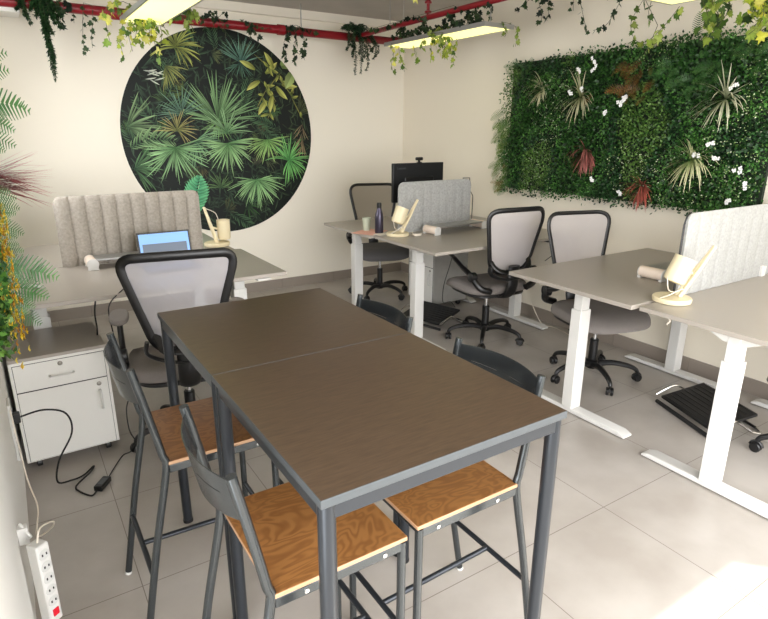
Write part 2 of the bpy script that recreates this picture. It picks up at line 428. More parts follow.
# ------------------------------------------------------------------ pipes, ceiling lights
pr = thing('sprinkler_pipe', 'thick red sprinkler pipe running along the back wall under the ceiling', 'pipe', (0, 5.2, 2.43))
tube([(XL+.01, 0, .01), (3.52, 0, -.005)], .036, 14).build('pipe', MT['red'], pr)
for x in (.9, 2.25, 3.5): tube([(x-.03, 0, 0), (x+.03, 0, 0)], .044, 14).build('coupling', MT['red'], pr)
for x in (1.2, 2.45): tube([(x, 0, .03), (x, 0, ZC-2.43)], .005, 6).build('hanger_rod', MT['alu'], pr)
pb = thing('branch_pipe', 'thin red branch pipe under the ceiling above the corner light panel', 'pipe', (2.98, 0, 2.44))
tube([(.05, 5.16, 0), (.02, 3.8, .0), (0, 1.2, 0)], .021, 12).build('pipe', MT['red'], pb)
m = MB(); m.tube([(.028, 4.05, 0), (.028, 4.05, .10)], .012, 8); m.lathe([(.02, 0), (.028, .006), (.028, .016), (.012, .02)], (.028, 4.05, .03), 12); m.lathe([(.026, 0), (.03, .01), (.012, .03)], (.028, 4.05, .1), 12)
m.build('sprinkler_head', MT['red'], pb)
for y in (2.6, 4.6): tube([(.03, y, .02), (.03, y, ZC-2.44)], .004, 6).build('hanger_rod', MT['alu'], pb)

def light_panel(x0, x1, y0, y1, z, label):
    cx, cy = (x0+x1)/2, (y0+y1)/2; hx, hy = (x1-x0)/2, (y1-y0)/2
    r = thing('ceiling_light', label, 'light', (cx, cy, z), 0)
    m = MB(); t = .012
    m.box(-hx, hx, -hy, -hy+t, 0, .03); m.box(-hx, hx, hy-t, hy, 0, .03); m.box(-hx, -hx+t, -hy+t, hy-t, 0, .03); m.box(hx-t, hx, -hy+t, hy-t, 0, .03)
    m.box(-hx+t, hx-t, -hy+t, hy-t, .012, .03)
    m.build('frame', MT['alu'], r, sharp=30)
    box(-hx+t, hx-t, -hy+t, hy-t, .003, .0115).build('diffuser', MT['panel'], r)
    for sy in (-1, 1): tube([(0, sy*hy*.85, .03), (0, sy*hy*.85, ZC-z)], .003, 6).build('suspension_wire', MT['alu'], r)
light_panel(.815, 1.085, 3.32, 4.57, 2.28, 'long glowing light panel at left, hanging in front of the round mural')
light_panel(2.935, 3.215, 3.30, 4.58, 2.28, 'long glowing light panel hanging near the room corner below the red branch pipe')
light_panel(3.08, 3.354, .95, 2.196, 2.28, 'glowing light panel at top right, just above the green plant wall')

# ------------------------------------------------------------------ ivy and hanging greens
def ivy_leaf(m, p, d, s, rnd, pal):
    d = d.normalized(); n = Vector((rnd.uniform(-1, 1), rnd.uniform(-1, .3), rnd.uniform(-.3, .6))); n = (n-d*n.dot(d)).normalized(); w = d.cross(n)
    o = [(0, 0), (.32, -.12), (.5, .22), (.3, .4), (.38, .72), (.12, .68), (0, 1.08), (-.12, .68), (-.38, .72), (-.3, .4), (-.5, .22), (-.32, -.12)]
    c = rnd.choice(pal); g = rnd.uniform(.7, 1.25); c = tuple(v*g for v in c[:3])+(1,)
    c2 = tuple(min(1, v*1.25) for v in c[:3])+(1,)
    ctr = m.bm.verts.new(p+d*.38*s-n*.06*s)
    v = [m.bm.verts.new(p+w*a*s+d*b*s+n*.04*s*abs(a)) for a, b in o]
    for i in range(len(v)): m.face([ctr, v[i], v[(i+1) % len(v)]], [c2, c, c])
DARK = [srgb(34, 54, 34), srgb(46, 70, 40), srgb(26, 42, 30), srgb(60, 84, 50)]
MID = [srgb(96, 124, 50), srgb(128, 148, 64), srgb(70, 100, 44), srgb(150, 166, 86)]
YEL_LIT = [srgb(190, 190, 70), srgb(150, 166, 60), srgb(206, 204, 110), srgb(110, 138, 52)]  # variegated yellow, with the glow of leaves lit by the panels painted in
def vine(label, strands, pal, leaf=.036, step=.036, seed=1, loc=None, spread=.015):
    leaf *= 1.25; step *= .78
    rnd = random.Random(seed)
    loc = Vector(strands[0][0]) if loc is None else Vector(loc)
    r = thing('hanging_ivy', label, 'plant', loc)
    st = MB(); lf = MB().col(); lf.use(MT['ivyleaf'])
    for s in strands:
        P = [Vector(p)-loc for p in s]
        P = smooth(P, 5)
        st.tube(P, .0016, 5)
        acc = 0; last = P[0]; side = 1
        for a, b in zip(P, P[1:]):
            L = (b-a).length; k = max(1, int(L/.006))
            for i in range(k):
                acc += L/k
                if acc > step*rnd.uniform(.7, 1.4):
                    acc = 0; side = -side
                    q = a.lerp(b, i/k); off = Vector((rnd.uniform(-1, 1), rnd.uniform(-1, 1), rnd.uniform(-.3, .5)))*spread
                    ivy_leaf(lf, q+off, Vector((side*rnd.uniform(.2, 1), rnd.uniform(-.6, .6), -rnd.uniform(.3, 1.2))), leaf*rnd.uniform(.6, 1.2), rnd, pal)
    if len(strands) > 1:
        ss = sorted((Vector(q[0])-loc for q in strands), key=lambda v: (round(v.y, 1), v.x))
        st.tube(ss, .0016, 5)
    st.build('stem', MT['stem'], r); lf.build('leaves', None, r, sharp=0, fix=False)
    return r
def fernhang(label, loc, strands, seed, pal, width=.02, base=None):
    rnd = random.Random(seed); loc = Vector(loc)
    r = thing('hanging_fern', label, 'plant', loc)
    lf = MB().col(); lf.use(MT['leaf']); st = MB()
    for s in strands:
        P = smooth([Vector(p)-loc for p in s], 6); st.tube(P, .0015, 5)
        n = len(P)
        for i in range(n-1):
            for j in range(15):
                q = P[i].lerp(P[i+1], rnd.random()); t = i/n
                d = Vector((rnd.uniform(-1, 1), rnd.uniform(-1, 1), rnd.uniform(-1.6, .1))).normalized()
                L = width*rnd.uniform(.8, 1.5)*(1-.5*t); w = d.orthogonal().normalized()*.0048
                g = rnd.uniform(.6, 1.3); c = tuple(v*g for v in rnd.choice(pal)[:3])+(1,)
                lf.face([lf.bm.verts.new(q), lf.bm.verts.new(q+d*L*.5+w), lf.bm.verts.new(q+d*L), lf.bm.verts.new(q+d*L*.5-w)], c)
    st.build('stem', MT['stem'], r); lf.build('fronds', None, r, sharp=0, fix=False)
    return r
Y = 5.14
R_ = random.Random(11)
def cascade(x, y, z, dx, drop, n, seed, spread=.12):
    rn = random.Random(seed); out = []
    for i in range(n):
        sx = x+rn.uniform(-spread, spread)*.7; ex = x+dx*(i/max(1, n-1))+rn.uniform(-spread, spread)*.4
        d = drop*rn.uniform(.45, 1.)*(1 if abs(i-n/2) < n/4 else .7)
        out.append([(sx, y+rn.uniform(-.03, .03), z), (sx*.5+ex*.5, y-.05, z-.2*d+.05), (ex, y-.03+rn.uniform(-.04, .04), z-.6*d), (ex+rn.uniform(-.03, .03), y-.03, z-d)])
    return out
FG = [srgb(34, 66, 36), srgb(50, 84, 44), srgb(24, 46, 30)]
fernhang('bushy dark green fern hanging farthest left on the red pipe, longest tail', (.42, Y, 2.46), [[(.40+.008*k, Y, 2.5), (.41, Y-.03, 2.34), (.405+.005*k, Y-.03, 2.16), (.42+.004*k, Y-.03, 1.93+.04*k)] for k in range(5)]+cascade(.40, Y, 2.50, .03, .45, 8, 1, .035)+cascade(.36, Y, 2.52, .12, .24, 12, 2, .13)+cascade(.27, Y, 2.50, .03, .25, 3, 3, .03), 5, FG, .034)
fernhang('dark green fern draped over the red pipe between mural and room corner', (3.03, Y, 2.47), cascade(2.90, Y, 2.50, .30, .42, 17, 4, .1)+[[(2.98, Y, 2.46), (2.96, Y, 2.52), (2.93, Y, 2.55)], [(3.0, Y, 2.46), (3.02, Y, 2.53), (3.05, Y, 2.54)]], 6, [srgb(44, 74, 48), srgb(64, 92, 62), srgb(30, 52, 36)], .03)
vine('thin dark ivy with two straight strands of single leaves beside the left fern', [[(.68, Y, 2.47), (.66, Y, 2.35), (.645, Y, 2.22), (.65, Y, 2.11)], [(.735, Y, 2.46), (.73, Y, 2.36), (.71, Y, 2.28), (.70, Y, 2.17)]], DARK, .036, .048, 21, spread=.006)
vine('short dark ivy sprig between the left fern and the straight strands', [[(.52, Y, 2.50), (.51, Y, 2.4), (.52, Y, 2.30)], [(.56, Y, 2.48), (.6, Y, 2.42), (.6, Y, 2.33)], [(.46, Y, 2.48), (.5, Y, 2.40), (.48, Y, 2.31)]], DARK, .038, .03, 22)
vine('ivy coloured lit yellow green, cascading beside the left light panel', cascade(.90, 4.45, 2.33, .10, .30, 9, 77, .12)+[[(.86, 4.45, 2.33), (.80, 4.5, 2.22), (.79, 4.5, 2.14), (.80, 4.5, 2.04)], [(.93, 4.5, 2.33), (.86, 4.55, 2.24), (.86, 4.55, 2.16), (.87, 4.55, 2.10)], [(.99, 4.45, 2.32), (.95, 4.6, 2.28), (.93, 4.6, 2.2), (.94, 4.6, 2.13)], [(.86, 4.4, 2.34), (.72, 4.4, 2.30), (.70, 4.4, 2.22), (.71, 4.4, 2.12)], [(.96, 4.3, 2.30), (.98, 4.4, 2.25), (.97, 4.4, 2.19)], [(.80, 4.3, 2.36), (.72, 4.35, 2.34), (.68, 4.4, 2.27)]], YEL_LIT+MID, .040, .030, 23)
vine('mixed green ivy on the right side of the left light panel, over the mural top', cascade(1.12, 4.3, 2.37, .12, .16, 5, 78, .1)+[[(1.08, 4.3, 2.34), (1.14, 4.4, 2.33), (1.2, 4.4, 2.29), (1.22, 4.4, 2.24)], [(1.05, 4.5, 2.34), (1.1, 4.6, 2.30), (1.12, 4.6, 2.25)], [(1.1, 4.2, 2.36), (1.22, 4.3, 2.35), (1.3, 4.4, 2.33)]], MID+DARK[:1], .038, .030, 24)
vine('dark ivy trailing along the red pipe above the mural', cascade(1.62, Y, 2.47, .16, .16, 4, 80, .1)+[[(1.3, Y, 2.46), (1.45, Y-.02, 2.44), (1.6, Y, 2.47), (1.72, Y, 2.45)], [(1.55, Y, 2.46), (1.56, Y, 2.40), (1.54, Y, 2.36)], [(1.32, Y, 2.46), (1.33, Y, 2.40)]], DARK, .034, .05, 25)
vine('small dark ivy sprig hanging over the upper right rim of the mural', [[(1.86, Y, 2.47), (1.93, Y, 2.43), (2.0, Y, 2.36), (2.02, Y, 2.29)], [(1.92, Y, 2.45), (1.95, Y, 2.38), (1.93, Y, 2.33)], [(1.9, Y, 2.46), (2.05, Y, 2.42), (2.12, Y, 2.43)]], DARK, .034, .032, 26)
vine('rounded clump of dark ivy hanging to the right of the mural', [[(2.32, Y, 2.47), (2.26, Y, 2.36), (2.24, Y, 2.24), (2.27, Y, 2.16)], [(2.36, Y, 2.47), (2.36, Y, 2.36), (2.35, Y, 2.26), (2.34, Y, 2.14)], [(2.38, Y, 2.47), (2.44, Y, 2.38), (2.45, Y, 2.30), (2.42, Y, 2.2)], [(2.35, Y, 2.46), (2.30, Y, 2.42), (2.29, Y, 2.34)], [(2.4, Y, 2.46), (2.5, Y, 2.44), (2.58, Y, 2.42)]], DARK, .038, .026, 27)
# around the corner panel: dark on top, panel-lit yellow painted into the leaves beneath
def over_panel(seed, n, x0, x1, y0, y1):
    rn = random.Random(seed); o = []
    for i in range(n):
        x = rn.uniform(x0, x1); y = y0+(y1-y0)*i/n
        o.append([(x, y, 2.325), (x+rn.uniform(-.06, .06), y+.05, 2.345+rn.uniform(0, .06)), (x+rn.uniform(-.1, .1), y+.12, 2.35+rn.uniform(0, .10)), (x+rn.uniform(-.1, .1), y+.2, 2.33)])
    return o
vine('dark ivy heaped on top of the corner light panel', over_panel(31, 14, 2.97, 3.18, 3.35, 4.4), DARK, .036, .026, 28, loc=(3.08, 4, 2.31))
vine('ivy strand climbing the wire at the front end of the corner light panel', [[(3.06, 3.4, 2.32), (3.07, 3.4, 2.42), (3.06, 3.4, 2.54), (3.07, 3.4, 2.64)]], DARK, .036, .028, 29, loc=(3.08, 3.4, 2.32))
vine('ivy coloured lit yellow green, hanging under the middle of the corner light panel', cascade(3.0, 3.9, 2.30, .12, .2, 7, 79, .14)+[[(2.95, 3.9, 2.30), (2.93, 3.9, 2.24), (2.94, 3.9, 2.16), (2.93, 3.9, 2.10)], [(2.95, 4.0, 2.30), (2.92, 4.0, 2.22), (2.94, 4.0, 2.19)], [(2.93, 3.75, 2.29), (2.91, 3.75, 2.23), (2.93, 3.75, 2.18)], [(2.93, 3.85, 2.3), (2.90, 3.85, 2.25)], [(3.2, 3.9, 2.3), (3.22, 3.95, 2.22), (3.2, 3.95, 2.15), (3.21, 3.95, 2.09)], [(3.22, 4.1, 2.3), (3.24, 4.1, 2.22), (3.22, 4.1, 2.17)]], YEL_LIT+MID, .038, .028, 30)
vine('ivy coloured lit yellow green, with two loose strands at the far end of the corner light panel', [[(2.93, 4.45, 2.29), (2.95, 4.45, 2.2), (2.93, 4.45, 2.13), (2.95, 4.45, 2.06)], [(3.02, 4.5, 2.3), (3.05, 4.5, 2.22), (3.08, 4.5, 2.13), (3.10, 4.5, 2.08)], [(3.12, 4.4, 2.3), (3.14, 4.4, 2.22), (3.17, 4.4, 2.15)]], YEL_LIT[1:]+MID, .036, .030, 31)
vine('short green ivy tip hanging off the near end of the corner light panel', [[(3.2, 3.33, 2.32), (3.24, 3.30, 2.29), (3.25, 3.3, 2.22), (3.24, 3.3, 2.17)], [(3.1, 3.31, 2.32), (3.12, 3.28, 2.25), (3.11, 3.28, 2.22)]], MID, .034, .03, 32)
vine('leafy ivy string looping along the branch pipe toward the corner', [[(2.99, 4.9, 2.46), (2.96, 4.6, 2.43), (2.99, 4.3, 2.47), (2.97, 4.0, 2.42)], [(2.98, 3.7, 2.47), (2.97, 3.5, 2.40), (2.99, 3.2, 2.46)]], DARK, .034, .05, 33)
# vines before the right wall
X = 3.55
vine('dark ivy sprig hanging at the top between corner panel and plant wall', [[(X, 3.42, 2.6), (X, 3.40, 2.5), (X, 3.36, 2.42), (X, 3.37, 2.35)], [(X, 3.34, 2.58), (X, 3.30, 2.46), (X, 3.30, 2.38)], [(X, 3.45, 2.56), (X, 3.55, 2.52), (X, 3.65, 2.48)]], DARK, .036, .032, 41)
vine('long sparse dark ivy strand reaching down to the plant wall top edge', [[(X, 3.05, 2.64), (X, 3.03, 2.5), (X, 2.98, 2.36), (X, 2.93, 2.24)], [(X, 3.1, 2.6), (X, 3.08, 2.48), (X, 3.07, 2.40)]], DARK, .034, .045, 42, spread=.012)
vine('dark ivy strand curving back up to the ceiling above the plant wall', [[(X, 2.66, 2.64), (X, 2.66, 2.5), (X, 2.70, 2.38), (X, 2.78, 2.27), (X, 2.88, 2.25)], [(X, 2.74, 2.62), (X, 2.74, 2.5), (X, 2.79, 2.42)]], DARK, .036, .04, 43, spread=.014)
X = 3.42
vine('green ivy loop hanging left of the top right light panel', [[(X-.1, 2.35, 2.34), (X-.1, 2.42, 2.22), (X-.1, 2.38, 2.12), (X-.1, 2.30, 2.10), (X-.1, 2.2, 2.17), (X-.1, 2.12, 2.26)], [(X-.1, 2.30, 2.32), (X-.1, 2.31, 2.26), (X-.1, 2.29, 2.20)], [(X-.1, 2.24, 2.18), (X-.1, 2.27, 2.1), (X-.1, 2.30, 2.03)]], MID, .038, .042, 44)
def tr(seed, n, y0, y1, z0, dropa, dropb, x=3.3):
    rn = random.Random(seed); o = []
    for i in range(n):
        y = y0+(y1-y0)*(i+.5)/n; d = rn.uniform(dropa, dropb); xx = x+rn.uniform(-.12, .12)
        o.append([(xx, y+.03, z0), (xx-.02, y, z0-.3*d), (xx+.02, y-.02, z0-.7*d), (xx, y+rn.uniform(-.05, .05), z0-d)])
    return o
vine('dense green ivy curtain at the top right, in front of the plant wall', tr(51, 12, 1.55, 2.02, 2.31, .08, .26), MID+DARK[1:2], .042, .022, 45, loc=(3.3, 1.8, 2.31))
vine('ivy spray coloured bright lit yellow in the top right corner of the view', tr(52, 7, 1.42, 1.66, 2.26, .1, .25, 3.2)+[[(3.2, 1.7, 2.24), (3.2, 1.6, 2.17), (3.2, 1.5, 2.13), (3.2, 1.44, 2.12)]], YEL_LIT, .036, .024, 46, loc=(3.2, 1.55, 2.26))
vine('ivy tip coloured lit yellow, dangling near the camera at the top of the picture', [[(2.06, 2.9, 2.42), (2.05, 2.9, 2.36), (2.06, 2.9, 2.29)], [(2.09, 2.9, 2.40), (2.1, 2.9, 2.33)]], YEL_LIT, .04, .022, 47)

# ------------------------------------------------------------------ plant walls
def blade3(m, p, d, L, w, c0, c1, droop, rnd, seg=5):
    d = d.normalized(); side = d.cross(Vector((0, 0, 1)));
    if side.length < .1: side = Vector((0, 1, 0))
    side.normalize(); q = p.copy(); prev = None
    for i in range(seg+1):
        t = i/seg; ww = w*math.sin(PI*(.2+.78*t))
        a, b = m.bm.verts.new(q+side*ww), m.bm.verts.new(q-side*ww)
        c = tuple(c0[j]*(1-t)+c1[j]*t for j in range(3))+(1,)
        if prev: m.face([prev[0], prev[1], b, a], [prev[2], prev[2], c, c])
        prev = (a, b, c); d = (d+Vector((0, 0, -droop/seg))).normalized(); q = q+d*L/seg
def inpoly(y, z, P):
    r = False; n = len(P)
    for i in range(n):
        (a, b), (c, d) = P[i], P[i-1]
        if (b > z) != (d > z) and y < (c-a)*(z-b)/(d-b)+a: r = not r
    return r
def fern_frond(m, p, d, L, rnd, c0, c1, n=13, w=.3, droop=.8, out=Vector((-1, 0, 0))):
    d = d.normalized(); q = p.copy()
    for i in range(n):
        t = i/n; d = (d+Vector((0, 0, -droop/n))).normalized(); q = q+d*L/n
        side = d.cross(out).normalized()
        l = L*w*math.sin(PI*(.22+.76*t))
        c = tuple((c0[j]*(1-t)+c1[j]*t)*rnd.uniform(.85, 1.15) for j in range(3))+(1,)
        for sg in (1, -1):
            e = (side*sg+d*.45).normalized(); hw = d*L/n*.27
            m.face([m.bm.verts.new(q-hw), m.bm.verts.new(q+hw), m.bm.verts.new(q+e*l+hw*.5), m.bm.verts.new(q+e*l-hw*.2)], c)

GP = [(3.80, 1.09), (3.86, 1.34), (3.84, 1.80), (3.80, 2.13), (3.62, 2.10), (3.29, 2.135), (2.93, 2.14), (2.54, 2.155), (2.2, 2.16), (1.80, 2.15), (1.68, 2.12), (1.68, 1.67), (1.70, 1.44), (1.71, 1.18), (1.86, 1.11), (2.3, 1.10), (2.78, 1.105), (3.37, 1.08)]
gw = thing('vertical_garden', 'large rectangular green plant wall with ferns and white flowers on the right wall', 'plant wall', (XR, 2.76, 1.6))
GO = Vector((XR, 2.76, 1.6))
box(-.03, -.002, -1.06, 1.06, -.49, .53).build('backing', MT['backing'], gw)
rnd = random.Random(9)
from mathutils import noise
fo = MB().col(); fo.use(MT['leaf'])
pals = [[srgb(40, 82, 32), srgb(54, 98, 38), srgb(30, 62, 26)], [srgb(58, 108, 44), srgb(80, 130, 56), srgb(44, 86, 34)], [srgb(34, 72, 32), srgb(46, 88, 42), srgb(24, 52, 26)], [srgb(78, 114, 46), srgb(60, 98, 40), srgb(96, 130, 62)]]
cnt = 0
while cnt < 33000:
    y = rnd.uniform(1.62, 3.9); z = rnd.uniform(1.05, 2.18)
    jy, jz = y+rnd.gauss(0, .02), z+rnd.gauss(0, .02)
    if not inpoly(jy, jz, GP): continue
    cnt += 1
    nv = noise.noise(Vector((y*2.2, z*2.2, 3.1))); n2 = noise.noise(Vector((y*5, z*5, 8)))
    depth = .045+.05*n2+rnd.uniform(-.05, .035)
    depth = max(depth, -.02)
    k = 0 if nv < -.12 else (1 if nv < .12 else (2 if nv < .3 else 3))
    bright = 1.
    c = rnd.choice(pals[k]); g = rnd.uniform(.6, 1.2); c = tuple(v*g for v in c[:3])+(1,)
    s = rnd.uniform(.010, .018) if k in (1, 3) else rnd.uniform(.011, .023)
    light = noise.noise(Vector((y*1.9+7, z*1.9, 1)))
    if light > .12 and rnd.random() < .17:
        c = rnd.choice([srgb(190, 200, 170), srgb(156, 178, 120), srgb(130, 160, 92)]); s = .009; depth += .02
    p = Vector((-.035-depth, y-2.76, z-1.6))
    d = Vector((-.38, rnd.uniform(-1, 1), rnd.uniform(-1, .9))).normalized()
    u = Vector((rnd.uniform(-.35, .35), rnd.uniform(-1, 1), rnd.uniform(-1, 1))); u = (u-d*u.dot(d)).normalized()
    w = s*.45
    fo.face([fo.bm.verts.new(p), fo.bm.verts.new(p+d*s*.55+u*w), fo.bm.verts.new(p+d*s*1.25), fo.bm.verts.new(p+d*s*.55-u*w)], c)
o = fo.build('foliage', None, gw, sharp=0, fix=False); o['kind'] = 'stuff'
fe = MB().col(); fe.use(MT['leaf'])
for i in range(46):   # fern tips along the left edge and in drifts
    z = rnd.uniform(1.1, 1.75); y = 3.78+rnd.uniform(-.06, .06)
    fern_frond(fe, Vector((-.09, y-2.76, z-1.6)), Vector((-.5, rnd.uniform(.3, 1), rnd.uniform(-1, .2))), rnd.uniform(.08, .15), rnd, srgb(52, 84, 34), srgb(104, 128, 60))
for (yc, zc) in ((2.42, 1.93), (2.32, 1.98), (2.08, 1.93), (2.05, 2.02), (1.85, 2.08), (1.80, 2.0), (2.2, 1.85), (1.72, 2.05)):
    for j in range(7):
        fern_frond(fe, Vector((-.11, yc-2.76+rnd.uniform(-.06, .06), zc-1.6+rnd.uniform(-.05, .05))), Vector((-.7, rnd.uniform(-1, 1), rnd.uniform(-.6, .9))), rnd.uniform(.07, .12), rnd, srgb(40, 78, 38), srgb(70, 108, 54), droop=1.4)
fern_frond(fe, Vector((-.08, 2.22-2.76, 2.13-1.6)), Vector((-.2, -.1, 1)), .15, rnd, srgb(40, 74, 44), srgb(70, 104, 62), droop=.1)
for j in range(14): fern_frond(fe, Vector((-.09, rnd.uniform(3.5, 3.8)-2.76, rnd.uniform(1.95, 2.12)-1.6)), Vector((-.4, rnd.uniform(-1, 1), rnd.uniform(-.2, 1))), .09, rnd, srgb(46, 82, 40), srgb(76, 112, 56))
fe.build('fern_fronds', None, gw, sharp=0, fix=False)
br = MB().col(); br.use(MT['leaf'])
for i in range(30):
    y, z = 2.60+rnd.gauss(0, .09), 1.95+rnd.gauss(0, .06)
    fern_frond(br, Vector((-.12, y-2.76, z-1.6)), Vector((-.7, rnd.uniform(-1, 1), rnd.uniform(-.8, .6))), rnd.uniform(.07, .12), rnd, srgb(80, 60, 30), srgb(122, 88, 42), n=9)
o = br.build('bronze_fern', None, gw, sharp=0, fix=False); o['label'] = 'rusty brown fern patch'
br = MB().col(); br.use(MT['leaf'])
for i in range(8):
    y, z = 3.77+rnd.gauss(0, .05), 1.16+rnd.gauss(0, .06)
    fern_frond(br, Vector((-.12, y-2.76, z-1.6)), Vector((-.7, rnd.uniform(-1, 1), rnd.uniform(-.8, .6))), .08, rnd, srgb(90, 80, 36), srgb(130, 108, 50), n=9)
br.build('bronze_fern', None, gw, sharp=0, fix=False)
def tuft(y, z, R, n, c0, c1, name, lab, up=.5):
    t = MB().col(); t.use(MT['leaf'])
    for i in range(n):
        a = rnd.uniform(0, 2*PI)
        d = Vector((-.3-rnd.random()*.6, math.cos(a), math.sin(a)*.8+up))
        blade3(t, Vector((-.10, y-2.76, z-1.6)), d, R*rnd.uniform(.6, 1.1), .0046, c0, c1, rnd.uniform(.3, 2.2), rnd)
    o = t.build(name, None, gw, sharp=0, fix=False); o['label'] = lab
CR0, CR1 = srgb(120, 130, 80), srgb(206, 200, 168)
tuft(3.42, 1.90, .18, 60, srgb(130, 136, 90), CR1, 'grass_tuft', 'cream striped grass tuft at upper left')
tuft(3.04, 1.83, .23, 56, CR0, CR1, 'grass_tuft', 'tall cream grass tuft left of centre')
tuft(1.97, 1.78, .24, 64, srgb(120, 132, 92), srgb(214, 212, 190), 'grass_tuft', 'wide cream grass tuft at upper right')
tuft(2.12, 1.42, .23, 70, srgb(110, 140, 60), srgb(222, 216, 180), 'grass_tuft', 'pale tuft with green centre at lower right')
tuft(2.94, 1.45, .20, 90, srgb(70, 60, 44), srgb(176, 104, 98), 'red_grass_tuft', 'dusty red grass tuft at lower left', -.25)
tuft(2.44, 1.23, .18, 80, srgb(80, 64, 46), srgb(186, 92, 80), 'red_grass_tuft', 'red grass tuft at the bottom edge', -.1)
for (y, z) in ((3.045, 2.014), (2.913, 2.07), (2.897, 2.017), (3.089, 1.86), (3.0, 1.876), (2.763, 1.713), (2.637, 1.795), (2.66, 1.77), (2.828, 1.254), (1.913, 1.834), (1.988, 1.533), (1.938, 1.453), (2.049, 1.454), (1.758, 1.295), (1.828, 1.202), (2.587, 1.174), (1.814, 1.383), (2.62, 1.81)):
    f = MB(); yy, zz = y-2.76+rnd.uniform(-.01, .01), z-1.6
    for c3 in range(3):
        cy, cz = yy+rnd.uniform(-.022, .022), zz+rnd.uniform(-.018, .018)
        for k in range(4):
            a = PI/2*k+rnd.random(); M = Matrix.Translation((-.155, cy+.008*math.cos(a), cz+.008*math.sin(a)))
            f.lathe([(.0005, -.003), (.007, 0), (.0005, .003)], (0, 0, 0), 6, M @ Matrix.Rotation(PI/2, 4, 'Y'))
    f.build('flower', MT['petal'], gw)

lg = thing('vertical_garden', 'plant wall at the left edge with yellow blossoms, ferns and a red tuft', 'plant wall', (XL, 1.9, 1.45))
LO = Vector((XL, 1.9, 1.45))
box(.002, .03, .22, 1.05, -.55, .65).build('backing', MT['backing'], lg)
fo = MB().col(); fo.use(MT['leaf']); rnd = random.Random(15)
pal = [srgb(86, 130, 52), srgb(60, 104, 44), srgb(112, 150, 66), srgb(44, 84, 38)]
for i in range(4200):
    y = rnd.uniform(.2, 1.06); z = rnd.uniform(-.57, .66)
    p = Vector((.03+rnd.uniform(0, .055), y, z)); s = rnd.uniform(.012, .028)
    d = Vector((.38, rnd.uniform(-1, 1), rnd.uniform(-1, .9))).normalized(); u = Vector((rnd.uniform(-.35, .35), rnd.uniform(-1, 1), rnd.uniform(-1, 1))); u = (u-d*u.dot(d)).normalized()
    g = rnd.uniform(.6, 1.2); c = tuple(v*g for v in rnd.choice(pal)[:3])+(1,)
    fo.face([fo.bm.verts.new(p), fo.bm.verts.new(p+d*s*.55+u*s*.45), fo.bm.verts.new(p+d*s*1.25), fo.bm.verts.new(p+d*s*.55-u*s*.45)], c)
o = fo.build('foliage', None, lg, sharp=0, fix=False); o['kind'] = 'stuff'
fe = MB().col(); fe.use(MT['leaf'])
OUTL = Vector((0, -1, .2))
for (y, z, dz, L) in ((.95, .36, .5, .25), (.95, .26, .2, .28), (.97, .18, -.05, .24), (.95, .10, -.1, .18), (.9, -.40, -.1, .26), (.93, -.46, -.3, .24), (.92, -.52, -.4, .2), (.92, -.16, .1, .15), (.95, -.25, -.2, .15), (.95, -.3, .2, .14), (.85, -.35, .1, .12), (.8, -.2, .2, .12), (.9, -.1, .3, .14), (.7, -.4, 0, .12), (.75, -.5, -.2, .12)):
    for k in range(2):
        fern_frond(fe, Vector((.06, y+rnd.uniform(-.15, .03), z+rnd.uniform(-.04, .04))), Vector((1, rnd.uniform(-.1, .5), dz)), L*rnd.uniform(.8, 1.1)*.8, rnd, srgb(40, 92, 46), srgb(80, 130, 62), n=14, w=.3, droop=.5, out=OUTL)
fe.build('fern_fronds', None, lg, sharp=0, fix=False)
t = MB().col(); t.use(MT['leaf'])
for i in range(110):
    blade3(t, Vector((.08, .9+rnd.uniform(-.05, .05), -.05+rnd.uniform(-.04, .04))), Vector((1, rnd.uniform(-.3, .3), rnd.uniform(-.35, .45))), rnd.uniform(.14, .25), .009, srgb(170, 50, 66), srgb(214, 104, 118), rnd.uniform(-.1, .5), rnd)
o = t.build('red_grass_tuft', None, lg, sharp=0, fix=False); o['label'] = 'dusty red spiky grass tuft'
fl = MB().col(); fl.use(MT['leaf'])
for i in range(230):
    y = rnd.uniform(.25, 1.04); z = rnd.uniform(-.62, -.12); x = rnd.uniform(.07, .125)
    c = rnd.choice([srgb(246, 212, 56), srgb(236, 190, 46), srgb(250, 226, 100), srgb(214, 150, 44)])
    p = Vector((x, y, z))
    for k in range(5):
        a = 2*PI*k/5+i; e = Vector((.5, math.cos(a), math.sin(a))).normalized(); u = Vector((0, -math.sin(a), math.cos(a)))*.006
        fl.face([fl.bm.verts.new(p), fl.bm.verts.new(p+e*.010+u), fl.bm.verts.new(p+e*.018), fl.bm.verts.new(p+e*.010-u)], c)
o = fl.build('yellow_blossoms', None, lg, sharp=0, fix=False); o['kind'] = 'stuff'; o['label'] = 'yellow orange blossoms'

# ------------------------------------------------------------------ bar tables
TZ, TW = .93, .688
def bar_table(x0, y0, label):
    r = thing('bar_table', label, 'table', (x0+TW/2, y0+TW/2, 0)); h = TW/2-.0005
    box(-h+.0015, h-.0015, -h+.0015, h-.0015, TZ-.0035, TZ+.0001).build('table_top', MT['table'], r, bevel=0)
    box(-h, h, -h, h, TZ-.020, TZ).build('edge_band', MT['tableedge'], r, bevel=.001)
    m = MB(); a = h-.012
    for s in (-1, 1):
        m.box(-a, a, s*(h-.016)-.010, s*(h-.016)+.010, TZ-.055, TZ-.0205); m.box(s*(h-.016)-.010, s*(h-.016)+.010, -a, a, TZ-.055, TZ-.0205)
    m.build('apron', MT['steel'], r, bevel=.002)
    for sx in (-1, 1):
        for sy in (-1, 1):
            cx, cy = sx*(h-.022), sy*(h-.022)
            l = tube([(cx, cy, .012), (cx, cy, TZ-.021)], .019, 18).build('leg', MT['steel'], r)
            tube([(cx, cy, 0), (cx, cy, .013)], .0205, 18).build('foot_cap', MT['rubber'], l)
    return r
